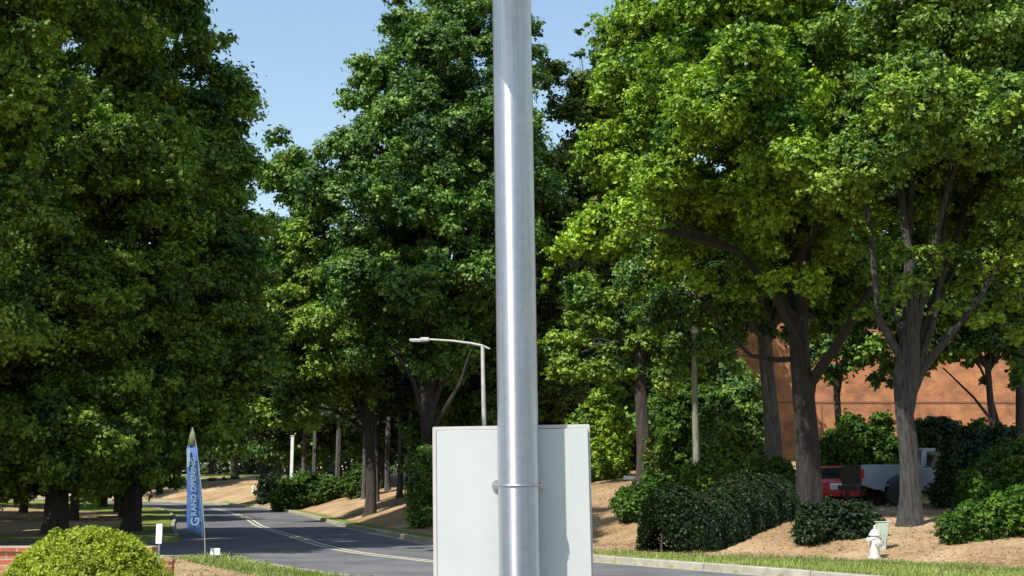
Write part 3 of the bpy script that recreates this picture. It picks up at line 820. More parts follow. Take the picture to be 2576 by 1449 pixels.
# sunlit clipped bush in the left foreground (small leaves, very near)
def dome_bush():
    cx, cy = at(188, 1449, 12).x, 12.4
    bz = gz(cx, cy)
    root = empty('clipped_bush', (cx, cy, bz), 'round clipped yellow-green bush in the left foreground, in front of the brick wall', 'bush')
    n = 85000
    d = unit(rng.normal(size=(n, 3)) * np.array([1, 1, 1])); d[:, 2] = np.abs(d[:, 2])
    ph = np.arctan2(d[:, 1], d[:, 0])
    lump = 1 + .03 * np.sin(ph * 2 + 1) + .045 * np.sin(ph * 5 + d[:, 2] * 4) + .03 * np.sin(d[:, 0] * 13) * np.sin(d[:, 1] * 11 + 2) + .025 * np.sin(d[:, 0] * 27 + 1) * np.sin(d[:, 2] * 25)
    rad = lump * (1 - rng.exponential(.035, n)) + rng.normal(0, .008, n)
    pos = d * rad[:, None] * np.array([.92, .92, 1.06])
    tint = .5 + .22 * np.sin(d[:, 0] * 9 + d[:, 2] * 5) * np.sin(d[:, 1] * 8) + rng.normal(0, .22, n)
    nrm_out = d
    me = leaves(pos, nrm_out, .038, tint, name='foliage', up=.5, rnd=1.0, aspect=.55)
    # new upright shoots standing out of the clipped top
    m = link('foliage', me, M['leaf_boxwood']); m.parent = root
    k = 2600
    dd = unit(rng.normal(size=(k, 3))); dd[:, 2] = np.abs(dd[:, 2]) * 1.2; dd = unit(dd)
    pos = np.repeat(dd * 1.03 * np.array([.92, .92, 1.06]), 4, 0) + np.repeat(dd, 4, 0) * np.tile(np.linspace(0, .05, 4), k)[:, None] + rng.normal(0, .008, (k * 4, 3))
    me = leaves(pos, np.repeat(dd, 4, 0), .034, rng.normal(.7, .2, k * 4), name='shoots', up=.2, rnd=1.4, aspect=.45)
    m = link('shoots', me, M['leaf_boxwood']); m.parent = root
    for a in range(7):
        bm = bmesh.new()
        an = a * .9
        tube(bm, [(0.05 * math.cos(an), .05 * math.sin(an), -.1), (.25 * math.cos(an), .25 * math.sin(an), .4), (.6 * math.cos(an), .6 * math.sin(an), .8)], [.03, .022, .01], 6, .1)
        bm_obj('stem', bm, M['bark_dark'], root)
    return root
dome_bush()

# ------------------------------------------------------------------ wood behind: prototypes, then copies
def proto_tree(name, h, crown0, spread, leaf, seed, label, group, leafL=.27, slim=False):
    random.seed(seed)
    root = empty(name, (0, 0, 0), label, 'tree', group)
    lobes = []
    for k in range(13 if not slim else 9):
        t = (k + .5) / (13 if not slim else 9)
        z = crown0 + (h - crown0) * t
        rr = spread * (math.sin(math.pi * min(1, .18 + t * .82)) ** .6) * .55
        an = k * 2.4 + random.random()
        off = spread * (1 - t * .75) * random.uniform(.25, .55)
        lobes.append((math.cos(an) * off, math.sin(an) * off, z, max(.8, rr * random.uniform(.75, 1.1))))
    me = foliage(lobes, leafL, .8, 2.3, clumpk=2.2)
    c = link('crown', me, M[leaf]); c.parent = root
    make_trunk((0, 0, 0), lobes, .26 if not slim else .2, crown0 + (2.5 if not slim else 4), M['bark_dark' if not slim else 'bark'], root, 6)
    return root
def copy_tree(root):
    r = root.copy(); C.objects.link(r)
    for ch in root.children:
        c = ch.copy(); C.objects.link(c); c.parent = r
    return r
gw = 'dark trees of the wood behind the road'
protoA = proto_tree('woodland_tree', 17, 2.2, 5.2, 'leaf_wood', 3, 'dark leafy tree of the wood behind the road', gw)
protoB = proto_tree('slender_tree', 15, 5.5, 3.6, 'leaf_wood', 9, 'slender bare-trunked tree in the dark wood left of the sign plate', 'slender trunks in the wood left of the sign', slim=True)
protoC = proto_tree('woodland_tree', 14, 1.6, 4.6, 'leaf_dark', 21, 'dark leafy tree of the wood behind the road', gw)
spots = []
for px, Y, s, rz, pr in [
    (-60, 62, 1, 0, 'A'), (60, 74, .95, 1, 'C'), (190, 66, .9, 2, 'A'), (300, 80, 1, 3, 'A'), (420, 72, .75, 4, 'C'), (-180, 80, 1.1, 5, 'A'),
    (1600, 72, 1.45, 1, 'A'), (1720, 68, 1.35, 4, 'C'), (1480, 76, 1.3, 2, 'C'), (730, 104, 1.45, 1.4, 'A'), (850, 101, 1.4, 2.7, 'C'), (960, 90, 1.3, 5, 'A'), (-459, 36.5, .95, 1, 'A'), (-800, 40, 1.05, 2, 'C'), (-330, 50, 1, 1, 'A'), (-450, 62, 1.1, 2, 'A'), (-250, 68, 1, 4, 'C'), (10, 90, 1.1, 3, 'A'), (150, 94, 1.1, 0, 'C'), (-160, 56, .9, 5, 'C'), (260, 92, 1.1, 1, 'A'), (480, 150, 1.3, 1, 'A'), (590, 140, 1.2, 2, 'C'), (660, 128, 1.15, 0.5, 'A'), (760, 118, 1.2, 3, 'C'), (850, 112, 1.2, 4, 'A'), (940, 108, 1.2, 5, 'C'), (1030, 98, 1.1, 0, 'A'), (1120, 92, 1.1, 1, 'C'), (1210, 86, 1.05, 2, 'A'),
    (1300, 84, 1.05, 3, 'C'), (1390, 82, 1.05, 4, 'A'), (1480, 80, 1.1, 5, 'C'), (1580, 78, 1.15, 0, 'A'), (1680, 76, .95, 1, 'C'), (1130, 70, .8, 4, 'C'), (1280, 68, .8, 2.2, 'C'), (1360, 74, .9, 1.2, 'A'),
    (240, 118, 1.2, 1, 'A'), (80, 112, 1.2, 2, 'C'), (380, 124, 1.2, 3, 'A'), (530, 170, 1.4, 4, 'C'), (700, 150, 1.4, 5, 'A')]:
    spots.append((px, Y, s, rz, pr))
first = {'A': True, 'C': True, 'B': True}
P = {'A': protoA, 'B': protoB, 'C': protoC}
for px, Y in ((715, 96), (790, 100), (850, 94), (915, 82), (948, 76), (975, 86), (1005, 74), (1035, 80), (1068, 70), (1150, 74)):
    spots.append((px, Y, random.uniform(.85, 1.05), random.random() * 6, 'B'))
for px, Y, s, rz, pr in spots:
    o = P[pr] if first[pr] else copy_tree(P[pr])
    first[pr] = False
    x = at(px, 1240, Y).x
    for _ in range(40):
        dd = sdist(x, Y)[0][0]
        if -7 < dd < 6.5: x += .5 if dd > 0 else -.5
    o.location = (x, Y, gz(x, Y) - .1)
    o.rotation_euler = (0, 0, rz); o.scale = (s, s, s * random.uniform(.93, 1.07))

# far woodland mass closing the view
def far_wood():
    n = 120000
    ang = rng.uniform(-.95, .95, n)
    dist = 185 + rng.uniform(0, 1, n) ** 2 * 18 + 5 * np.sin(ang * 40)
    x = np.sin(ang) * dist; y = np.cos(ang) * dist
    hmax = 17 + 3.2 * np.sin(ang * 61) + 2.2 * np.sin(ang * 137 + 1) + rng.normal(0, .6, n)
    z = 1.2 + rng.uniform(0, 1, n) ** .8 * hmax
    pos = np.stack([x, y, z], 1)
    o = np.stack([-np.sin(ang), -np.cos(ang), .2 + 0 * ang], 1)
    me = leaves(pos, o, 1.0, .45 + .25 * np.sin(ang * 90) * np.sin(z * .9) + rng.normal(0, .2, n), name='far_wood')
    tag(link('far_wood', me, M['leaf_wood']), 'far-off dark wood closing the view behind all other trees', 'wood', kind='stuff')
far_wood()

# ------------------------------------------------------------------ grass blades on verges
def blades():
    n = 90000
    x = rng.uniform(-5, 16, n); y = rng.uniform(20, 36, n)
    z, d, vR, vL, low = terrain(x, y)
    vb = np.clip(.45 * x + .1, .9, 3.9) + rng.normal(0, .3, n)
    keep = (d > 0) & (vR > .05) & (vR < vb) & ~low
    n2 = 22000
    x2 = rng.uniform(-9, -2, n2); y2 = rng.uniform(21, 29.7, n2)
    z2, d2, _, vL2, low2 = terrain(x2, y2)
    k2 = (vL2 > -.1) & ~low2 & (rng.uniform(0, 1, n2) < np.where(vL2 < 1.3, .6, .03))
    x = np.r_[x[keep], x2[k2]]; y = np.r_[y[keep], y2[k2]]; z = np.r_[z[keep], z2[k2]]
    n = len(x); h = rng.uniform(.03, .085, n) * (1 + .6 * np.sin(x * 3) * np.sin(y * 2.3))
    a = rng.uniform(0, math.pi, n); w = .012
    lx, ly = rng.normal(0, .025, n), rng.normal(0, .025, n)
    v = np.empty((n, 4, 3))
    c, s = np.cos(a) * w, np.sin(a) * w
    v[:, 0] = np.stack([x - c, y - s, z - .01], 1); v[:, 1] = np.stack([x + c, y + s, z - .01], 1)
    v[:, 2] = np.stack([x + c * .3 + lx, y + s * .3 + ly, z + h], 1); v[:, 3] = np.stack([x - c * .3 + lx, y - s * .3 + ly, z + h], 1)
    t = .5 + .25 * np.sin(x * 1.3 + y) + rng.normal(0, .22, n)
    me = mesh_np('grass', v.reshape(-1, 3), np.arange(n * 4), n, np.clip(t, 0, 1))
    tag(link('grass', me, M['grass']), 'short sunlit green grass along the kerbs', 'grass', kind='stuff')
blades()
def litter():
    n = 70000
    x = rng.uniform(-12, 20, n); y = rng.uniform(20, 62, n)
    z, d, vR, vL, low = terrain(x, y)
    keep = ~low & (((d > 0) & (vR > .3) & (vR < 20)) | ((d < 0) & (vL > .2))) & (rng.uniform(0, 1, n) < .35 + .65 * np.clip(vR - 1, 0, 1))
    x, y, z = x[keep], y[keep], z[keep]
    pos = np.stack([x, y, z + rng.uniform(.0, .04, len(x))], 1)
    me = leaves(pos, np.tile([[0, 0, 1.]], (len(x), 1)), .085, rng.uniform(0, 1, len(x)), name='leaf_litter', up=1.2, rnd=.6, aspect=.35)
    tag(link('leaf_litter', me, M['litter']), 'dry brown leaves and pine straw scattered on the slopes', 'leaf litter', kind='stuff')
litter()

# ------------------------------------------------------------------ foreground sign post
PY = 2.32
pole_root = empty('sign_post', (at(1308, 1449, PY).x, PY, 0), 'round galvanised metal post in the foreground, carrying the blank-backed sign plate', 'post')
bm = bmesh.new()
rp_ = .0382
lathe(bm, [(rp_, -.3), (rp_, 3.6), (rp_ * .98, 3.606)], 64)
lean = math.atan2(20.0, 1449.0)
pl = bm_obj('pole', bm, M['pole'], pole_root, smooth=False)
for p_ in pl.data.polygons: p_.use_smooth = len(p_.vertices) == 4
bm = bmesh.new()
lathe(bm, [(rp_ * 1.02, 3.606), (rp_ * 1.05, 3.61), (rp_ * 1.05, 3.64), (rp_ * .6, 3.655), (.001, 3.66)], 40)
bm_obj('post_cap', bm, M['bolt'], pole_root)
# unseen box added above the frame to throw the shadow edge on the pole
bm = bmesh.new(); box(bm, -.17, .17, -.29, -.05, 2.68, 3.0)
bm_obj('shade_box', bm, M['sign_plate'], pole_root, bevel=.006)
for z_ in (2.80, 2.94):
    bm = bmesh.new(); box(bm, -.05, .05, -.052, -.03, z_, z_ + .04)
    bm_obj('shade_box_bracket', bm, M['bolt'], pole_root)
# pole leans a touch to the left: rotate about the point at the bottom of the frame
zb = at(1308, 1449, PY).z
pole_root.rotation_euler = (0, -lean, 0)
pole_root.location = Vector((at(1308, 1449, PY).x + math.sin(lean) * zb, PY, 0))

tl, tr = at(1088, 1068, PY + .05), at(1483, 1073, PY + .05)
W = (tr - tl).length; Hs = .457
sr = empty('sign_plate', (tl + tr) / 2, 'blank white back of a rectangular sign plate bolted to the metal post', 'sign')
def rounded(bm, w, z0, z1, y0, y1, r):
    pts = []
    for cx, cz, a0 in ((w / 2 - r, z1 - r, 0), (-w / 2 + r, z1 - r, 90), (-w / 2 + r, z0 + r, 180), (w / 2 - r, z0 + r, 270)):
        for k in range(5):
            a = R(a0 + k * 22.5); pts.append((cx + r * math.cos(a), cz + r * math.sin(a)))
    f = [bm.verts.new((x, y0, z)) for x, z in pts]; b = [bm.verts.new((x, y1, z)) for x, z in pts]
    bm.faces.new(f); bm.faces.new(b[::-1])
    for i in range(len(pts)):
        j = (i + 1) % len(pts); bm.faces.new((f[i], f[j], b[j], b[i]))
bm = bmesh.new(); rounded(bm, W, -Hs, 0, .0, .003, .003); bm_obj('front_plate', bm, M['sign_rim'], sr)
bm = bmesh.new(); rounded(bm, W - .0100, -Hs + .005, -.0062, -.0012, .0, .003)
o = bm_obj('shadow_gap', bm, M['dark_gap'], sr); o.location.x = .0012
bm = bmesh.new(); rounded(bm, W - .0125, -Hs + .006, -.0078, -.0065, -.0012, .002)
o = bm_obj('back_plate', bm, M['sign_plate'], sr, bevel=.0008); o.location.x = .0022
sr.rotation_euler = (0, R(.9), 0)
sr.rotation_euler = (0, -R(1.0), 0)
# U-bolt round the post, through the plate
zc = at(1306, 1222, PY).z
px_ = at(1306, 1222, PY).x
ub = empty('u_bolt', (px_, PY, zc), 'bent zinc U-bolt clamping the sign plate to the metal post', 'bolt')
bm = bmesh.new()
pts = [(-.0394, .05, 0), (-.0394, .0, 0)] + [(-.0394 * math.cos(a), -.0394 * math.sin(a), 0) for a in np.linspace(.15, math.pi - .15, 18)] + [(.0394, 0, 0), (.0394, .05, 0)]
tube(bm, pts, [.0021] * len(pts), 10)
bm_obj('rod', bm, M['bolt'], ub, smooth=True)
for s in (-1, 1):
    bm = bmesh.new(); lathe(bm, [(.011, .040), (.011, .0425)], 20, (s * .0405, 0, 0), 'Y'); bm_obj('washer', bm, M['bolt'], ub)
    bm = bmesh.new(); lathe(bm, [(.0065, .032), (.0072, .0335), (.0072, .0395), (.0065, .040)], 6, (s * .0405, 0, 0), 'Y'); bm_obj('nut', bm, M['bolt'], ub)

# ------------------------------------------------------------------ street lamp
LY = 50
p0 = at(1218, 1065, LY); ptop = at(1214, 868, LY)
gzb = gz(p0.x, LY)
lamp = empty('street_lamp', (p0.x, LY, gzb), 'pale grey street lamp with a long arm reaching left over the road', 'street lamp')
h = ptop.z - gzb
bm = bmesh.new(); tube(bm, [(0, 0, -.1), (0, 0, h * .5), (ptop.x - p0.x, 0, h)], [.11, .095, .075], 14); bm_obj('pole', bm, M['pole_paint'], lamp)
bm = bmesh.new(); lathe(bm, [(.24, 0), (.24, .1), (.17, .18), (.14, .3)], 16); bm_obj('base', bm, M['pole_paint'], lamp)
def rel(px, py): return at(px, py, LY) - Vector((p0.x, LY, gzb))
bm = bmesh.new(); tube(bm, [rel(1232, 878), rel(1214, 870), rel(1185, 864), rel(1140, 858), rel(1095, 855), rel(1075, 854)], [.035, .055, .052, .048, .045, .045], 10); bm_obj('arm', bm, M['pole_paint'], lamp)
a = rel(1030, 857); b = rel(1080, 853)
bm = bmesh.new()
for x0, x1, hw, hh in ((a.x, a.x + .45, .10, .055), (a.x + .45, b.x, .15, .10)):
    box(bm, x0, x1, -hw, hw, a.z - .03, a.z - .03 + hh + .05)
bm_obj('lamp_head', bm, M['white_paint'], lamp, bevel=.03)
bm = bmesh.new(); box(bm, a.x + .08, a.x + .7, -.09, .09, a.z - .05, a.z - .032); bm_obj('lens', bm, M['lens_clear'], lamp)

# weathered post on the right bank
WY = 42.3
b0 = at(1752, 1172, WY); t0 = at(1748, 838, WY)
wp = empty('utility_post', (b0.x, WY, gz(b0.x, WY)), 'tall weathered grey-green post on the bank, left of the big trunks', 'post')
hz = t0.z - gz(b0.x, WY)
bm = bmesh.new(); tube(bm, [(0, 0, -.2), (0, 0, hz * .33), (-.01, 0, hz * .66), (t0.x - b0.x, 0, hz)], [.12, .11, .10, .09], 14, .03); bm_obj('pole', bm, M['wood_post'], wp)
bm = bmesh.new(); lathe(bm, [(.12, hz), (.12, hz + .10), (.05, hz + .2)], 14, (t0.x - b0.x, 0, 0)); bm_obj('post_cap', bm, M['pole_paint'], wp)

# white post by the far hedge
Y_ = 88.6
b0 = at(733, 1215, Y_); t0 = at(731, 1098, Y_)
g_ = gz(b0.x, Y_)
o_ = empty('white_post', (b0.x, Y_, g_), 'square white post standing by the long rounded hedge', 'post')
bm = bmesh.new(); box(bm, -.11, .11, -.11, .11, -.2, t0.z - g_); bm_obj('shaft', bm, M['white_paint'], o_, bevel=.02)
bm = bmesh.new(); box(bm, -.14, .14, -.14, .14, t0.z - g_, t0.z - g_ + .06); bm_obj('post_cap', bm, M['white_paint'], o_, bevel=.01)
for px, py, Y_, lab in ((636, 1250, 108, 'tiny white marker stub on the verge left of the long rounded hedge'), (675, 1243, 100, 'tiny white marker stub touching the left end of the long rounded hedge')):
    p = at(px, py, Y_); g_ = gz(p.x, Y_)
    bm = bmesh.new(); lathe(bm, [(.10, -.1), (.10, .62), (.06, .72), (.001, .74)], 12)
    o = bm_obj('marker_stub', bm, M['white_paint']); o.location = (p.x, Y_, g_); tag(o, lab, 'marker')

# ------------------------------------------------------------------ feather flag
FY = 28.4
b = at(517, 1404, FY); g_ = gz(b.x, FY)
fl = empty('feather_flag', (b.x, FY, g_), 'tall narrow blue feather flag on a thin pole beside the road', 'flag')
O = Vector((b.x, FY, g_))
def fr(px, py, dy=0): return at(px, py, FY) - O + Vector((0, dy, 0))
bm = bmesh.new(); tube(bm, [(0, 0, -.15), fr(515, 1350), fr(509, 1260), fr(500, 1170), fr(492, 1110), fr(484, 1078)], [.014, .013, .011, .009, .007, .005], 8); bm_obj('pole', bm, M['chrome'], fl)
left = [(483, 1074), (476, 1095), (471, 1122), (470, 1160), (469, 1200), (470, 1250), (470, 1290), (471, 1318), (474, 1335)]
right = [(485, 1074), (491, 1095), (496, 1122), (500, 1160), (503, 1200), (507, 1250), (510, 1290), (512, 1318), (513, 1351)]
def cloth(bm, Lp, Rp, n=8, dy0=0):
    prev = None
    for i, (l, r) in enumerate(zip(Lp, Rp)):
        row = []
        for k in range(n + 1):
            t = k / n
            px = l[0] + (r[0] - l[0]) * t; py = l[1] + (r[1] - l[1]) * t
            row.append(bm.verts.new(fr(px, py, .035 * math.sin(t * 5 + i * .9) * (1 - t) + dy0)))
        if prev:
            for k in range(n): bm.faces.new((prev[k], prev[k + 1], row[k + 1], row[k]))
        prev = row
def solid(o, t=.004):
    md = o.modifiers.new('solid', 'SOLIDIFY'); md.thickness = t
    return o
bm = bmesh.new(); cloth(bm, left[2:], right[2:]); body = solid(bm_obj('flag_cloth', bm, M['flag_blue'], fl, smooth=True))
bm = bmesh.new(); cloth(bm, left[:3], right[:3]); solid(bm_obj('flag_tip', bm, M['flag_green'], fl, smooth=True))
bm = bmesh.new(); cloth(bm, [(r[0] - 3, r[1]) for r in right[2:]], [(r[0] - .3, r[1]) for r in right[2:]], 2, -.012); solid(bm_obj('pole_sleeve', bm, M['flag_pale'], fl))
bm = bmesh.new(); cloth(bm, [(471, 1128), (471, 1150), (471, 1175)], [(479, 1128), (480, 1150), (478, 1175)], 2, -.05); solid(bm_obj('pale_panel', bm, M['flag_pale'], fl))
def text_mesh(txt, size):
    cu = bpy.data.curves.new('t', 'FONT'); cu.body = txt; cu.size = size; cu.extrude = .002; cu.align_x = 'LEFT'; cu.align_y = 'CENTER'
    cu.space_character = 1.05; cu.offset = .002
    ob = bpy.data.objects.new('t', cu); C.objects.link(ob)
    dg = bpy.context.evaluated_depsgraph_get()
    me = bpy.data.meshes.new_from_object(ob.evaluated_get(dg))
    bpy.data.objects.remove(ob); bpy.data.curves.remove(cu)
    return me
# vertical writing, read from the bottom upwards; first letter is the large G
me = text_mesh('G', .27); o = link('lettering', me, M['flag_pale'], fl); o.location = fr(492, 1323, -.055); o.rotation_euler = (R(90), -R(90) + R(3), 0)
me = text_mesh('RAND OPENING', .17); o = link('lettering', me, M['flag_pale'], fl); o.location = fr(489.5, 1298, -.055); o.rotation_euler = (R(90), -R(90) - R(3), 0)

# small white yard sign
YY = 28.6
b = at(541, 1408, YY); g_ = gz(b.x, YY)
ys = empty('yard_sign', (b.x, YY, g_), 'small white yard sign on wire legs right of the blue flag', 'sign')
zt = at(541, 1379, YY).z - g_; zl = at(541, 1396, YY).z - g_
bm = bmesh.new(); box(bm, -.115, .105, -.006, .006, zl, zt); bm_obj('panel', bm, M['white_paint'], ys, bevel=.002)
for s in (-.07, .06):
    bm = bmesh.new(); tube(bm, [(s, 0, -.12), (s, 0, zl)], [.006, .006], 6); bm_obj('leg', bm, M['bolt'], ys)
# narrow white panel on a stake behind the clipped bush
YY = 19
b = at(398, 1410, YY)
ms = empty('marker_sign', (b.x, YY, gz(b.x, YY)), 'narrow upright white marker panel on a thin stake behind the clipped bush', 'sign')
g_ = gz(b.x, YY)
z1 = at(398, 1318, YY).z - g_; z0 = at(398, 1368, YY).z - g_
bm = bmesh.new(); box(bm, -.05, .042, -.012, .012, z0, z1); bm_obj('panel', bm, M['white_paint'], ms, bevel=.004)
bm = bmesh.new(); tube(bm, [(0, .016, -.1), (0, .016, z1 - .05)], [.016, .014], 8); bm_obj('stake', bm, M['bolt'], ms)

# ------------------------------------------------------------------ low brick garden wall, left
WY = 16.0
def ptz(px, py, Y): p = at(px, py, Y); return p.x, p.z
x1, _ = ptz(385, 1400, WY)
bw = empty('brick_wall', (x1 - 3, WY, .1), 'low red brick garden wall behind the clipped bush', 'wall')
zt = ptz(40, 1374, WY)[1] - .1
bm = bmesh.new(); box(bm, -7, 3, -.11, .11, -.3, zt - .07); bm_obj('wall', bm, M['brick_low'], bw)
bm = bmesh.new(); box(bm, -7.02, 3.02, -.14, .14, zt - .068, zt); bm_obj('coping', bm, M['brick_low'], bw, bevel=.008)
PYy = 17.2
xa, zt2 = ptz(410, 1405, PYy); xb, _ = ptz(436, 1405, PYy)
pr_ = empty('brick_pier', ((xa + xb) / 2, PYy, .1), 'short narrow brick pier right of the clipped bush', 'pier')
w_ = (xb - xa) / 2
bm = bmesh.new(); box(bm, -w_, w_, -w_, w_, -.3, zt2 - .1 - .06); bm_obj('shaft', bm, M['brick_low'], pr_)
bm = bmesh.new(); box(bm, -w_ - .012, w_ + .012, -w_ - .012, w_ + .012, zt2 - .158, zt2 - .1); bm_obj('cap', bm, M['brick_low'], pr_, bevel=.008)

# ------------------------------------------------------------------ hydrant
HY = 28.4
b = at(2200, 1395, HY); g_ = gz(b.x, HY)
hs = (at(2200, 1310, HY).z - at(2200, 1395, HY).z) / .80
hy = empty('fire_hydrant', (b.x, HY, g_), 'white fire hydrant on the mulch in front of the forked tree', 'fire hydrant')
hy.scale = (hs * .98, hs * .98, hs)
hy.rotation_euler = (0, R(3), R(18))
bm = bmesh.new(); lathe(bm, [(.17, -.05), (.17, .05), (.125, .055), (.118, .12), (.112, .45), (.135, .47), (.135, .505), (.112, .51), (.11, .55)], 24); bm_obj('barrel', bm, M['hydrant'], hy, smooth=False)
bm = bmesh.new(); lathe(bm, [(.145, .55), (.145, .575), (.125, .60), (.105, .645), (.07, .69), (.035, .71), (.032, .715)], 24); bm_obj('bonnet', bm, M['hydrant'], hy)
bm = bmesh.new(); lathe(bm, [(.03, .71), (.03, .78), (.02, .80)], 5); bm_obj('operating_nut', bm, M['hydrant'], hy)
for s in (-1, 1):
    bm = bmesh.new(); lathe(bm, [(.055, s * .08), (.055, s * .16), (.07, s * .165), (.07, s * .205), (.03, s * .21), (.03, s * .235)], 16, (0, 0, .44), 'X'); bm_obj('hose_nozzle', bm, M['hydrant'], hy)
bm = bmesh.new(); lathe(bm, [(.075, -.08), (.075, -.16), (.095, -.165), (.095, -.20), (.04, -.21), (.04, -.235)], 18, (0, 0, .38), 'Y'); bm_obj('pumper_nozzle', bm, M['hydrant'], hy)
for k in range(8):
    an = k * math.pi / 4 + .2
    bm = bmesh.new(); lathe(bm, [(.014, .048), (.014, .07)], 6, (.148 * math.cos(an), .148 * math.sin(an), 0)); bm_obj('flange_bolt', bm, M['bolt'], hy)
# pale green tilted cover just behind it
GY = 29.6
b = at(2217, 1374, GY); g_ = gz(b.x, GY)
gc = empty('utility_cover', (b.x, GY, g_), 'pale green tilted utility cover leaning behind the white hydrant', 'utility cover')
bm = bmesh.new()
A = [(-.13, -.1), (.08, -.1), (.08, .1), (-.13, .1)]; B = [(-.12, -.13), (.15, -.13), (.15, .13), (-.12, .13)]
v0 = [bm.verts.new((x, y, -.05)) for x, y in A]; v1 = [bm.verts.new((x + .04, y, .60)) for x, y in B]
bm.faces.new(v0[::-1]); bm.faces.new(v1)
for i in range(4): bm.faces.new((v0[i], v0[(i + 1) % 4], v1[(i + 1) % 4], v1[i]))
bm_obj('cover_body', bm, M['hydrant_green'], gc, bevel=.02)
bm = bmesh.new(); box(bm, -.10, .22, -.14, .14, .604, .625); bm_obj('lid', bm, M['hydrant_green'], gc, bevel=.01)
for s in (-.06, .0, .06):
    bm = bmesh.new(); box(bm, s, s + .015, -.132, -.118, .12, .42); bm_obj('rib', bm, M['hydrant_green'], gc)

# concrete wheel stop on the upper bank
b = at(1585, 1135, 52)
bm = bmesh.new(); box(bm, -.3, .3, -.1, .1, -.08, .09)
o = bm_obj('wheel_stop', bm, M['white_paint'], bevel=.03); o.location = (b.x, 52, gz(b.x, 52) + .06); tag(o, 'white painted wheel stop lying on the bank right of the sign plate', 'wheel stop')

# ------------------------------------------------------------------ vehicles
def prism(bm, prof, y0, y1):
    a = [bm.verts.new((x, y0, z)) for x, z in prof]; b = [bm.verts.new((x, y1, z)) for x, z in prof]
    bm.faces.new(a); bm.faces.new(b[::-1])
    for i in range(len(prof)):
        j = (i + 1) % len(prof); bm.faces.new((a[i], b[i], b[j], a[j]))
def arch(cx, r, z0, n=9, rev=False):
    pts = [(cx - r * math.cos(math.pi * k / n), z0 + r * math.sin(math.pi * k / n)) for k in range(n + 1)]
    return pts
def wheel(parent, x, y, r, w, mat_rim='chrome'):
    o = bpy.data.objects.new('wheel', None); C.objects.link(o); o.parent = parent; o.location = (x, y, r)
    bm = bmesh.new(); lathe(bm, [(r * .62, -w / 2), (r * .93, -w / 2), (r, -w / 2 + .03), (r, w / 2 - .03), (r * .93, w / 2), (r * .62, w / 2)], 28, axis='Y'); bm_obj('tyre', bm, M['rubber'], o)
    bm = bmesh.new(); lathe(bm, [(r * .6, -w / 2 + .02), (r * .52, -w / 2 + .05), (r * .15, -w / 2 + .03), (r * .1, -w / 2 + .01), (r * .1, w / 2 - .01), (r * .6, w / 2 - .03)], 20, axis='Y'); bm_obj('rim', bm, M[mat_rim], o)

# grey pickup, tail towards the left
cx_ = at(2165, 1200, 42).x
tx, ty = cx_, 42.0
truck = empty('pickup_truck', (tx, ty, gz(tx + 2, ty + 1)), 'grey-blue pickup truck parked behind the forked tree trunk', 'pickup truck', rz=R(5))
r_w = .41; xw = 1.32; xf_ = 4.75; WD = 2.0
def truck_side(z_top_bed=1.38):
    low = .52
    p = [(0.05, low + .18), (.05, z_top_bed), (2.12, z_top_bed)]
    p += [(2.16, 1.28)]
    p += [(4.1, 1.27), (5.45, 1.14), (5.6, 1.0), (5.62, low)]
    p += [(xf_ + .52, low)] + [(xf_ + .52 * math.cos(math.pi * k / 9), low + .50 * math.sin(math.pi * k / 9)) for k in range(1, 9)] + [(xf_ - .52, low)]
    p += [(xw + .52, low)] + [(xw + .52 * math.cos(math.pi * k / 9), low + .50 * math.sin(math.pi * k / 9)) for k in range(1, 9)] + [(xw - .52, low)]
    p += [(.45, low + .03)]
    return p
bm = bmesh.new()
prism(bm, truck_side(), 0, .09); prism(bm, truck_side(), WD - .09, WD)
box(bm, .06, 2.1, .092, WD - .092, .66, .74)
box(bm, 2.02, 2.10, .092, WD - .092, .742, 1.36)
box(bm, 2.12, 5.4, .092, WD - .092, .60, 1.12)
bm_obj('body', bm, M['truck_paint'], truck, bevel=.025)
bm = bmesh.new(); prism(bm, [(4.12, 1.13), (5.42, 1.13), (5.42, 1.15), (4.12, 1.275)], .1, WD - .1); bm_obj('bonnet', bm, M['truck_paint'], truck)
bm = bmesh.new(); prism(bm, [(2.16, 1.285), (2.22, 1.90), (2.35, 1.95), (3.5, 1.94), (3.62, 1.90), (4.25, 1.285)], .10, WD - .10); bm_obj('cab', bm, M['truck_paint'], truck, bevel=.04)
for y_ in (.085, WD - .1):
    bm = bmesh.new(); prism(bm, [(2.34, 1.33), (2.40, 1.84), (3.0, 1.85), (3.0, 1.33)], y_, y_ + .015); bm_obj('side_window', bm, M['glass'], truck)
    bm = bmesh.new(); prism(bm, [(3.1, 1.33), (3.1, 1.85), (3.52, 1.84), (4.05, 1.33)], y_, y_ + .015); bm_obj('side_window', bm, M['glass'], truck)
bm = bmesh.new()
vs = [bm.verts.new(v) for v in ((4.26, .2, 1.31), (4.26, WD - .2, 1.31), (3.68, WD - .26, 1.88), (3.68, .26, 1.88))]; bm.faces.new(vs)
bm_obj('windscreen', bm, M['glass'], truck)
bm = bmesh.new(); box(bm, 2.135, 2.15, .3, WD - .3, 1.38, 1.8); bm_obj('rear_window', bm, M['glass'], truck)
bm = bmesh.new(); box(bm, .0, .06, .12, WD - .12, .74, 1.36); tg = bm_obj('tailgate', bm, M['black_plastic_and_shade'], truck, bevel=.012); tg['label'] = 'tailgate coloured black for the shade on it'  # tree shade on the tailgate put into its black colour
bm = bmesh.new(); box(bm, .035, .048, .002, .10, .80, 1.20); 
box(bm, .03, .13, -.008, -.001, .92, 1.24); bm_obj('tail_light', bm, M['lens_red'], truck)
bm = bmesh.new(); box(bm, .03, .20, WD + .001, WD + .008, .86, 1.27); bm_obj('tail_light', bm, M['lens_red'], truck)
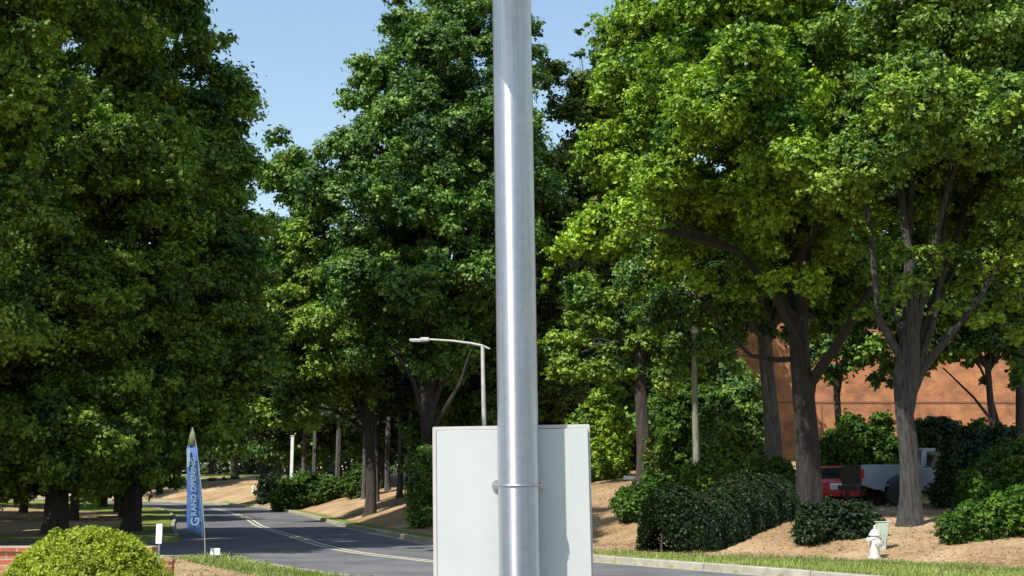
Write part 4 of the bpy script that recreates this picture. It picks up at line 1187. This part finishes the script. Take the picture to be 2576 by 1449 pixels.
bm = bmesh.new(); box(bm, -.12, .03, .05, WD - .05, .52, .70); bm_obj('bumper', bm, M['black_plastic_and_shade'], truck, bevel=.02)
bm = bmesh.new(); box(bm, 5.6, 5.72, .08, WD - .08, .45, .72); bm_obj('bumper', bm, M['chrome'], truck, bevel=.02)
# pale flare round the rear arch
for yy in (-.03, WD + .002):
    for cxx in (xw, xf_):
        bm = bmesh.new()
        pts = [(cxx - .62, .50)] + [(cxx - .62 * math.cos(math.pi * k / 12), .52 + .60 * math.sin(math.pi * k / 12)) for k in range(13)] + [(cxx + .62, .50), (cxx + .53, .50)] + [(cxx + .53 * math.cos(math.pi * k / 12), .52 + .51 * math.sin(math.pi * k / 12)) for k in range(13)] + [(cxx - .53, .50)]
        prism(bm, pts, yy, yy + .028); bm_obj('wheel_arch', bm, M['truck_paint'], truck)
for x_ in (xw, xf_):
    for y_ in (.16, WD - .16): wheel(truck, x_, y_, r_w, .27)
bm = bmesh.new(); box(bm, 3.95, 4.08, -.22, -.02, 1.30, 1.50); bm_obj('mirror', bm, M['black_plastic_and_shade'], truck, bevel=.02)
bm = bmesh.new(); box(bm, 3.0, 3.2, -.012, .0, 1.12, 1.15); bm_obj('door_handle', bm, M['chrome'], truck)
bm = bmesh.new(); box(bm, 5.62, 5.635, .15, .45, .82, 1.02); bm_obj('headlight', bm, M['lens_clear'], truck)
bm = bmesh.new(); box(bm, 5.62, 5.635, WD - .45, WD - .15, .82, 1.02); bm_obj('headlight', bm, M['lens_clear'], truck)

def sedan(name, label, cat, loc, rz, paint, scale=1.0, tall=0):
    c = empty(name, loc, label, cat, rz=rz); c.scale = (scale,) * 3
    low = .28; r = .33; x0, x1 = .85, 3.6; Wd = 1.78
    p = [(0, .42), (.02, .72), (.12, .84), (1.1, .95), (3.6, 1.0 ), (4.35, .98), (4.45, .85), (4.47, .42), (4.3, low)]
    p += [(x1 + .39, low)] + [(x1 + .39 * math.cos(math.pi * k / 9), low + .40 * math.sin(math.pi * k / 9)) for k in range(1, 9)] + [(x1 - .39, low)]
    p += [(x0 + .39, low)] + [(x0 + .39 * math.cos(math.pi * k / 9), low + .40 * math.sin(math.pi * k / 9)) for k in range(1, 9)] + [(x0 - .39, low), (.15, low)]
    bm = bmesh.new(); prism(bm, p, 0, Wd); bm_obj('body', bm, paint, c, bevel=.05)
    H = 1.45 + tall
    xr = 4.3 if tall else 4.0
    bm = bmesh.new(); prism(bm, [(1.15, .955), (1.85, H - .06), (2.1, H), (3.1, H), (3.35, H - .05), (xr, .985)], .10, Wd - .10); bm_obj('cabin', bm, paint, c, bevel=.04)
    for y_ in (.088, Wd - .102):
        bm = bmesh.new(); prism(bm, [(1.38, 1.0), (1.93, H - .1), (2.35, H - .08), (2.35, 1.0)], y_, y_ + .014); bm_obj('side_window', bm, M['glass'], c)
        bm = bmesh.new(); prism(bm, [(2.43, 1.0), (2.43, H - .08), (3.22, H - .1), (xr - .25, 1.02)], y_, y_ + .014); bm_obj('side_window', bm, M['glass'], c)
    bm = bmesh.new(); bm.faces.new([bm.verts.new(v) for v in ((1.16, .2, .985), (1.16, Wd - .2, .985), (1.80, Wd - .26, H - .08), (1.80, .26, H - .08))]); bm_obj('windscreen', bm, M['glass'], c)
    for y_ in (.06, Wd - .40):
        bm = bmesh.new(); prism(bm, [(-.015, .56), (-.01, .72), (.10, .80), (.14, .62)], y_ - .07, y_ + .40); bm_obj('headlight', bm, M['lens_clear'], c)
        bm = bmesh.new(); box(bm, 4.40, 4.475, y_, y_ + .34, .68, .86); bm_obj('tail_light', bm, M['lens_red'], c)
    bm = bmesh.new(); box(bm, -.05, .0, .1, Wd - .1, .30, .48); bm_obj('bumper', bm, paint, c, bevel=.02)
    for x_ in (x0, x1):
        for y_ in (.12, Wd - .12): wheel(c, x_, y_, r, .22)
    return c
xr_ = at(2124, 1230, 45.4).x
sedan('parked_car', 'red car with a bright white headlight, nose showing beside the pickup tail', 'car', (xr_, 45.6, gz(xr_, 46)), R(64), M['red_paint'])
xv = at(838, 1185, 104).x
g_ = max(at(838, 1196, 104).z - .9, gz(xv, 104))
sedan('parked_car', 'white car glimpsed over the long rounded hedge on the far bank', 'car', (xv, 104, g_), R(4), M['car_white'], 1.0, .25)

# ------------------------------------------------------------------ brick building
BY = 74
xl = at(1575, 1100, BY).x
gb = gz(30, BY)
bd = empty('brick_building', (xl, BY, gb), 'large orange-red brick building behind the right-hand trees', 'building')
Lb = 46; Hb = 11.5
bm = bmesh.new(); box(bm, 0, 3.2, 0, 20, -2, 5.6); box(bm, 5.2, Lb, -1.0, 20, -2, Hb); box(bm, 3.2, 5.2, 1.0, 20, -2, 7); bm_obj('wall', bm, M['brick'], bd)
bm = bmesh.new(); box(bm, 5.17, Lb + .03, -1.035, -1.003, 3.55, 3.66); bm_obj('brick_band', bm, M['band'], bd)
bm = bmesh.new(); box(bm, 5.0, Lb + .2, -1.25, 20.2, Hb + .002, Hb + .5); bm_obj('cornice', bm, M['roof'], bd)
bm = bmesh.new(); box(bm, -.2, 4.9, -.2, 20, 7.002, 7.3); bm_obj('cornice', bm, M['roof'], bd)
for k in range(6):
    x_ = 14 + k * 5
    f_ = None
    bm = bmesh.new(); box(bm, x_, x_ + 1.6, -1.04, -1.004, 8.0, 10.0); f_ = bm_obj('window', bm, M['roof'], bd)
    bm = bmesh.new(); box(bm, x_ + .08, x_ + 1.52, -1.06, -1.042, 8.08, 9.92); bm_obj('pane', bm, M['glass'], f_)
for k in range(8):
    x_ = 6.5 + k * 4.9
    bm = bmesh.new(); box(bm, x_, x_ + .09, -1.03, -1.003, -.5, 3.54); bm_obj('downpipe', bm, M['band'], bd)

# ------------------------------------------------------------------ light, sky, camera
AZ, EL = 42.0, 52.0
sun_dir = Vector((-math.sin(R(AZ)) * math.cos(R(EL)), -math.cos(R(AZ)) * math.cos(R(EL)), math.sin(R(EL))))
sl = bpy.data.lights.new('sun', 'SUN'); sl.energy = 4.2; sl.angle = R(.5); sl.color = (1, .955, .88)
so = bpy.data.objects.new('sun', sl); C.objects.link(so)
so.rotation_euler = (-sun_dir).to_track_quat('-Z', 'Y').to_euler(); so.location = (0, 0, 40)
w = bpy.data.worlds.new('World'); S.world = w; w.use_nodes = True
nt = w.node_tree
bg = nt.nodes['Background']
sk = nt.nodes.new('ShaderNodeTexSky'); sk.sky_type = 'NISHITA'; sk.sun_disc = False
sk.sun_elevation = R(EL); sk.sun_rotation = R(180 + AZ)
sk.air_density = 1.5; sk.dust_density = 0.9; sk.ozone_density = 1.2; sk.altitude = 100
nt.links.new(sk.outputs[0], bg.inputs[0]); bg.inputs[1].default_value = .115

cam = bpy.data.cameras.new('camera'); co = bpy.data.objects.new('camera', cam); C.objects.link(co)
cam.sensor_width = 36; cam.lens = 36 * F / 2576; cam.clip_start = .1; cam.clip_end = 3000
co.location = (0, 0, CAMZ); co.rotation_euler = (R(90) + PITCH, 0, 0)
S.camera = co
S.view_settings.view_transform = 'Standard'; S.view_settings.look = 'None'
S.view_settings.exposure = 0.75; S.view_settings.gamma = 1
S.cycles.max_bounces = 6; S.cycles.diffuse_bounces = 2; S.cycles.glossy_bounces = 3; S.cycles.transmission_bounces = 3
S.cycles.sample_clamp_indirect = 6
print('objects', len(bpy.data.objects), 'leaf faces', sum(len(m.polygons) for m in bpy.data.meshes))
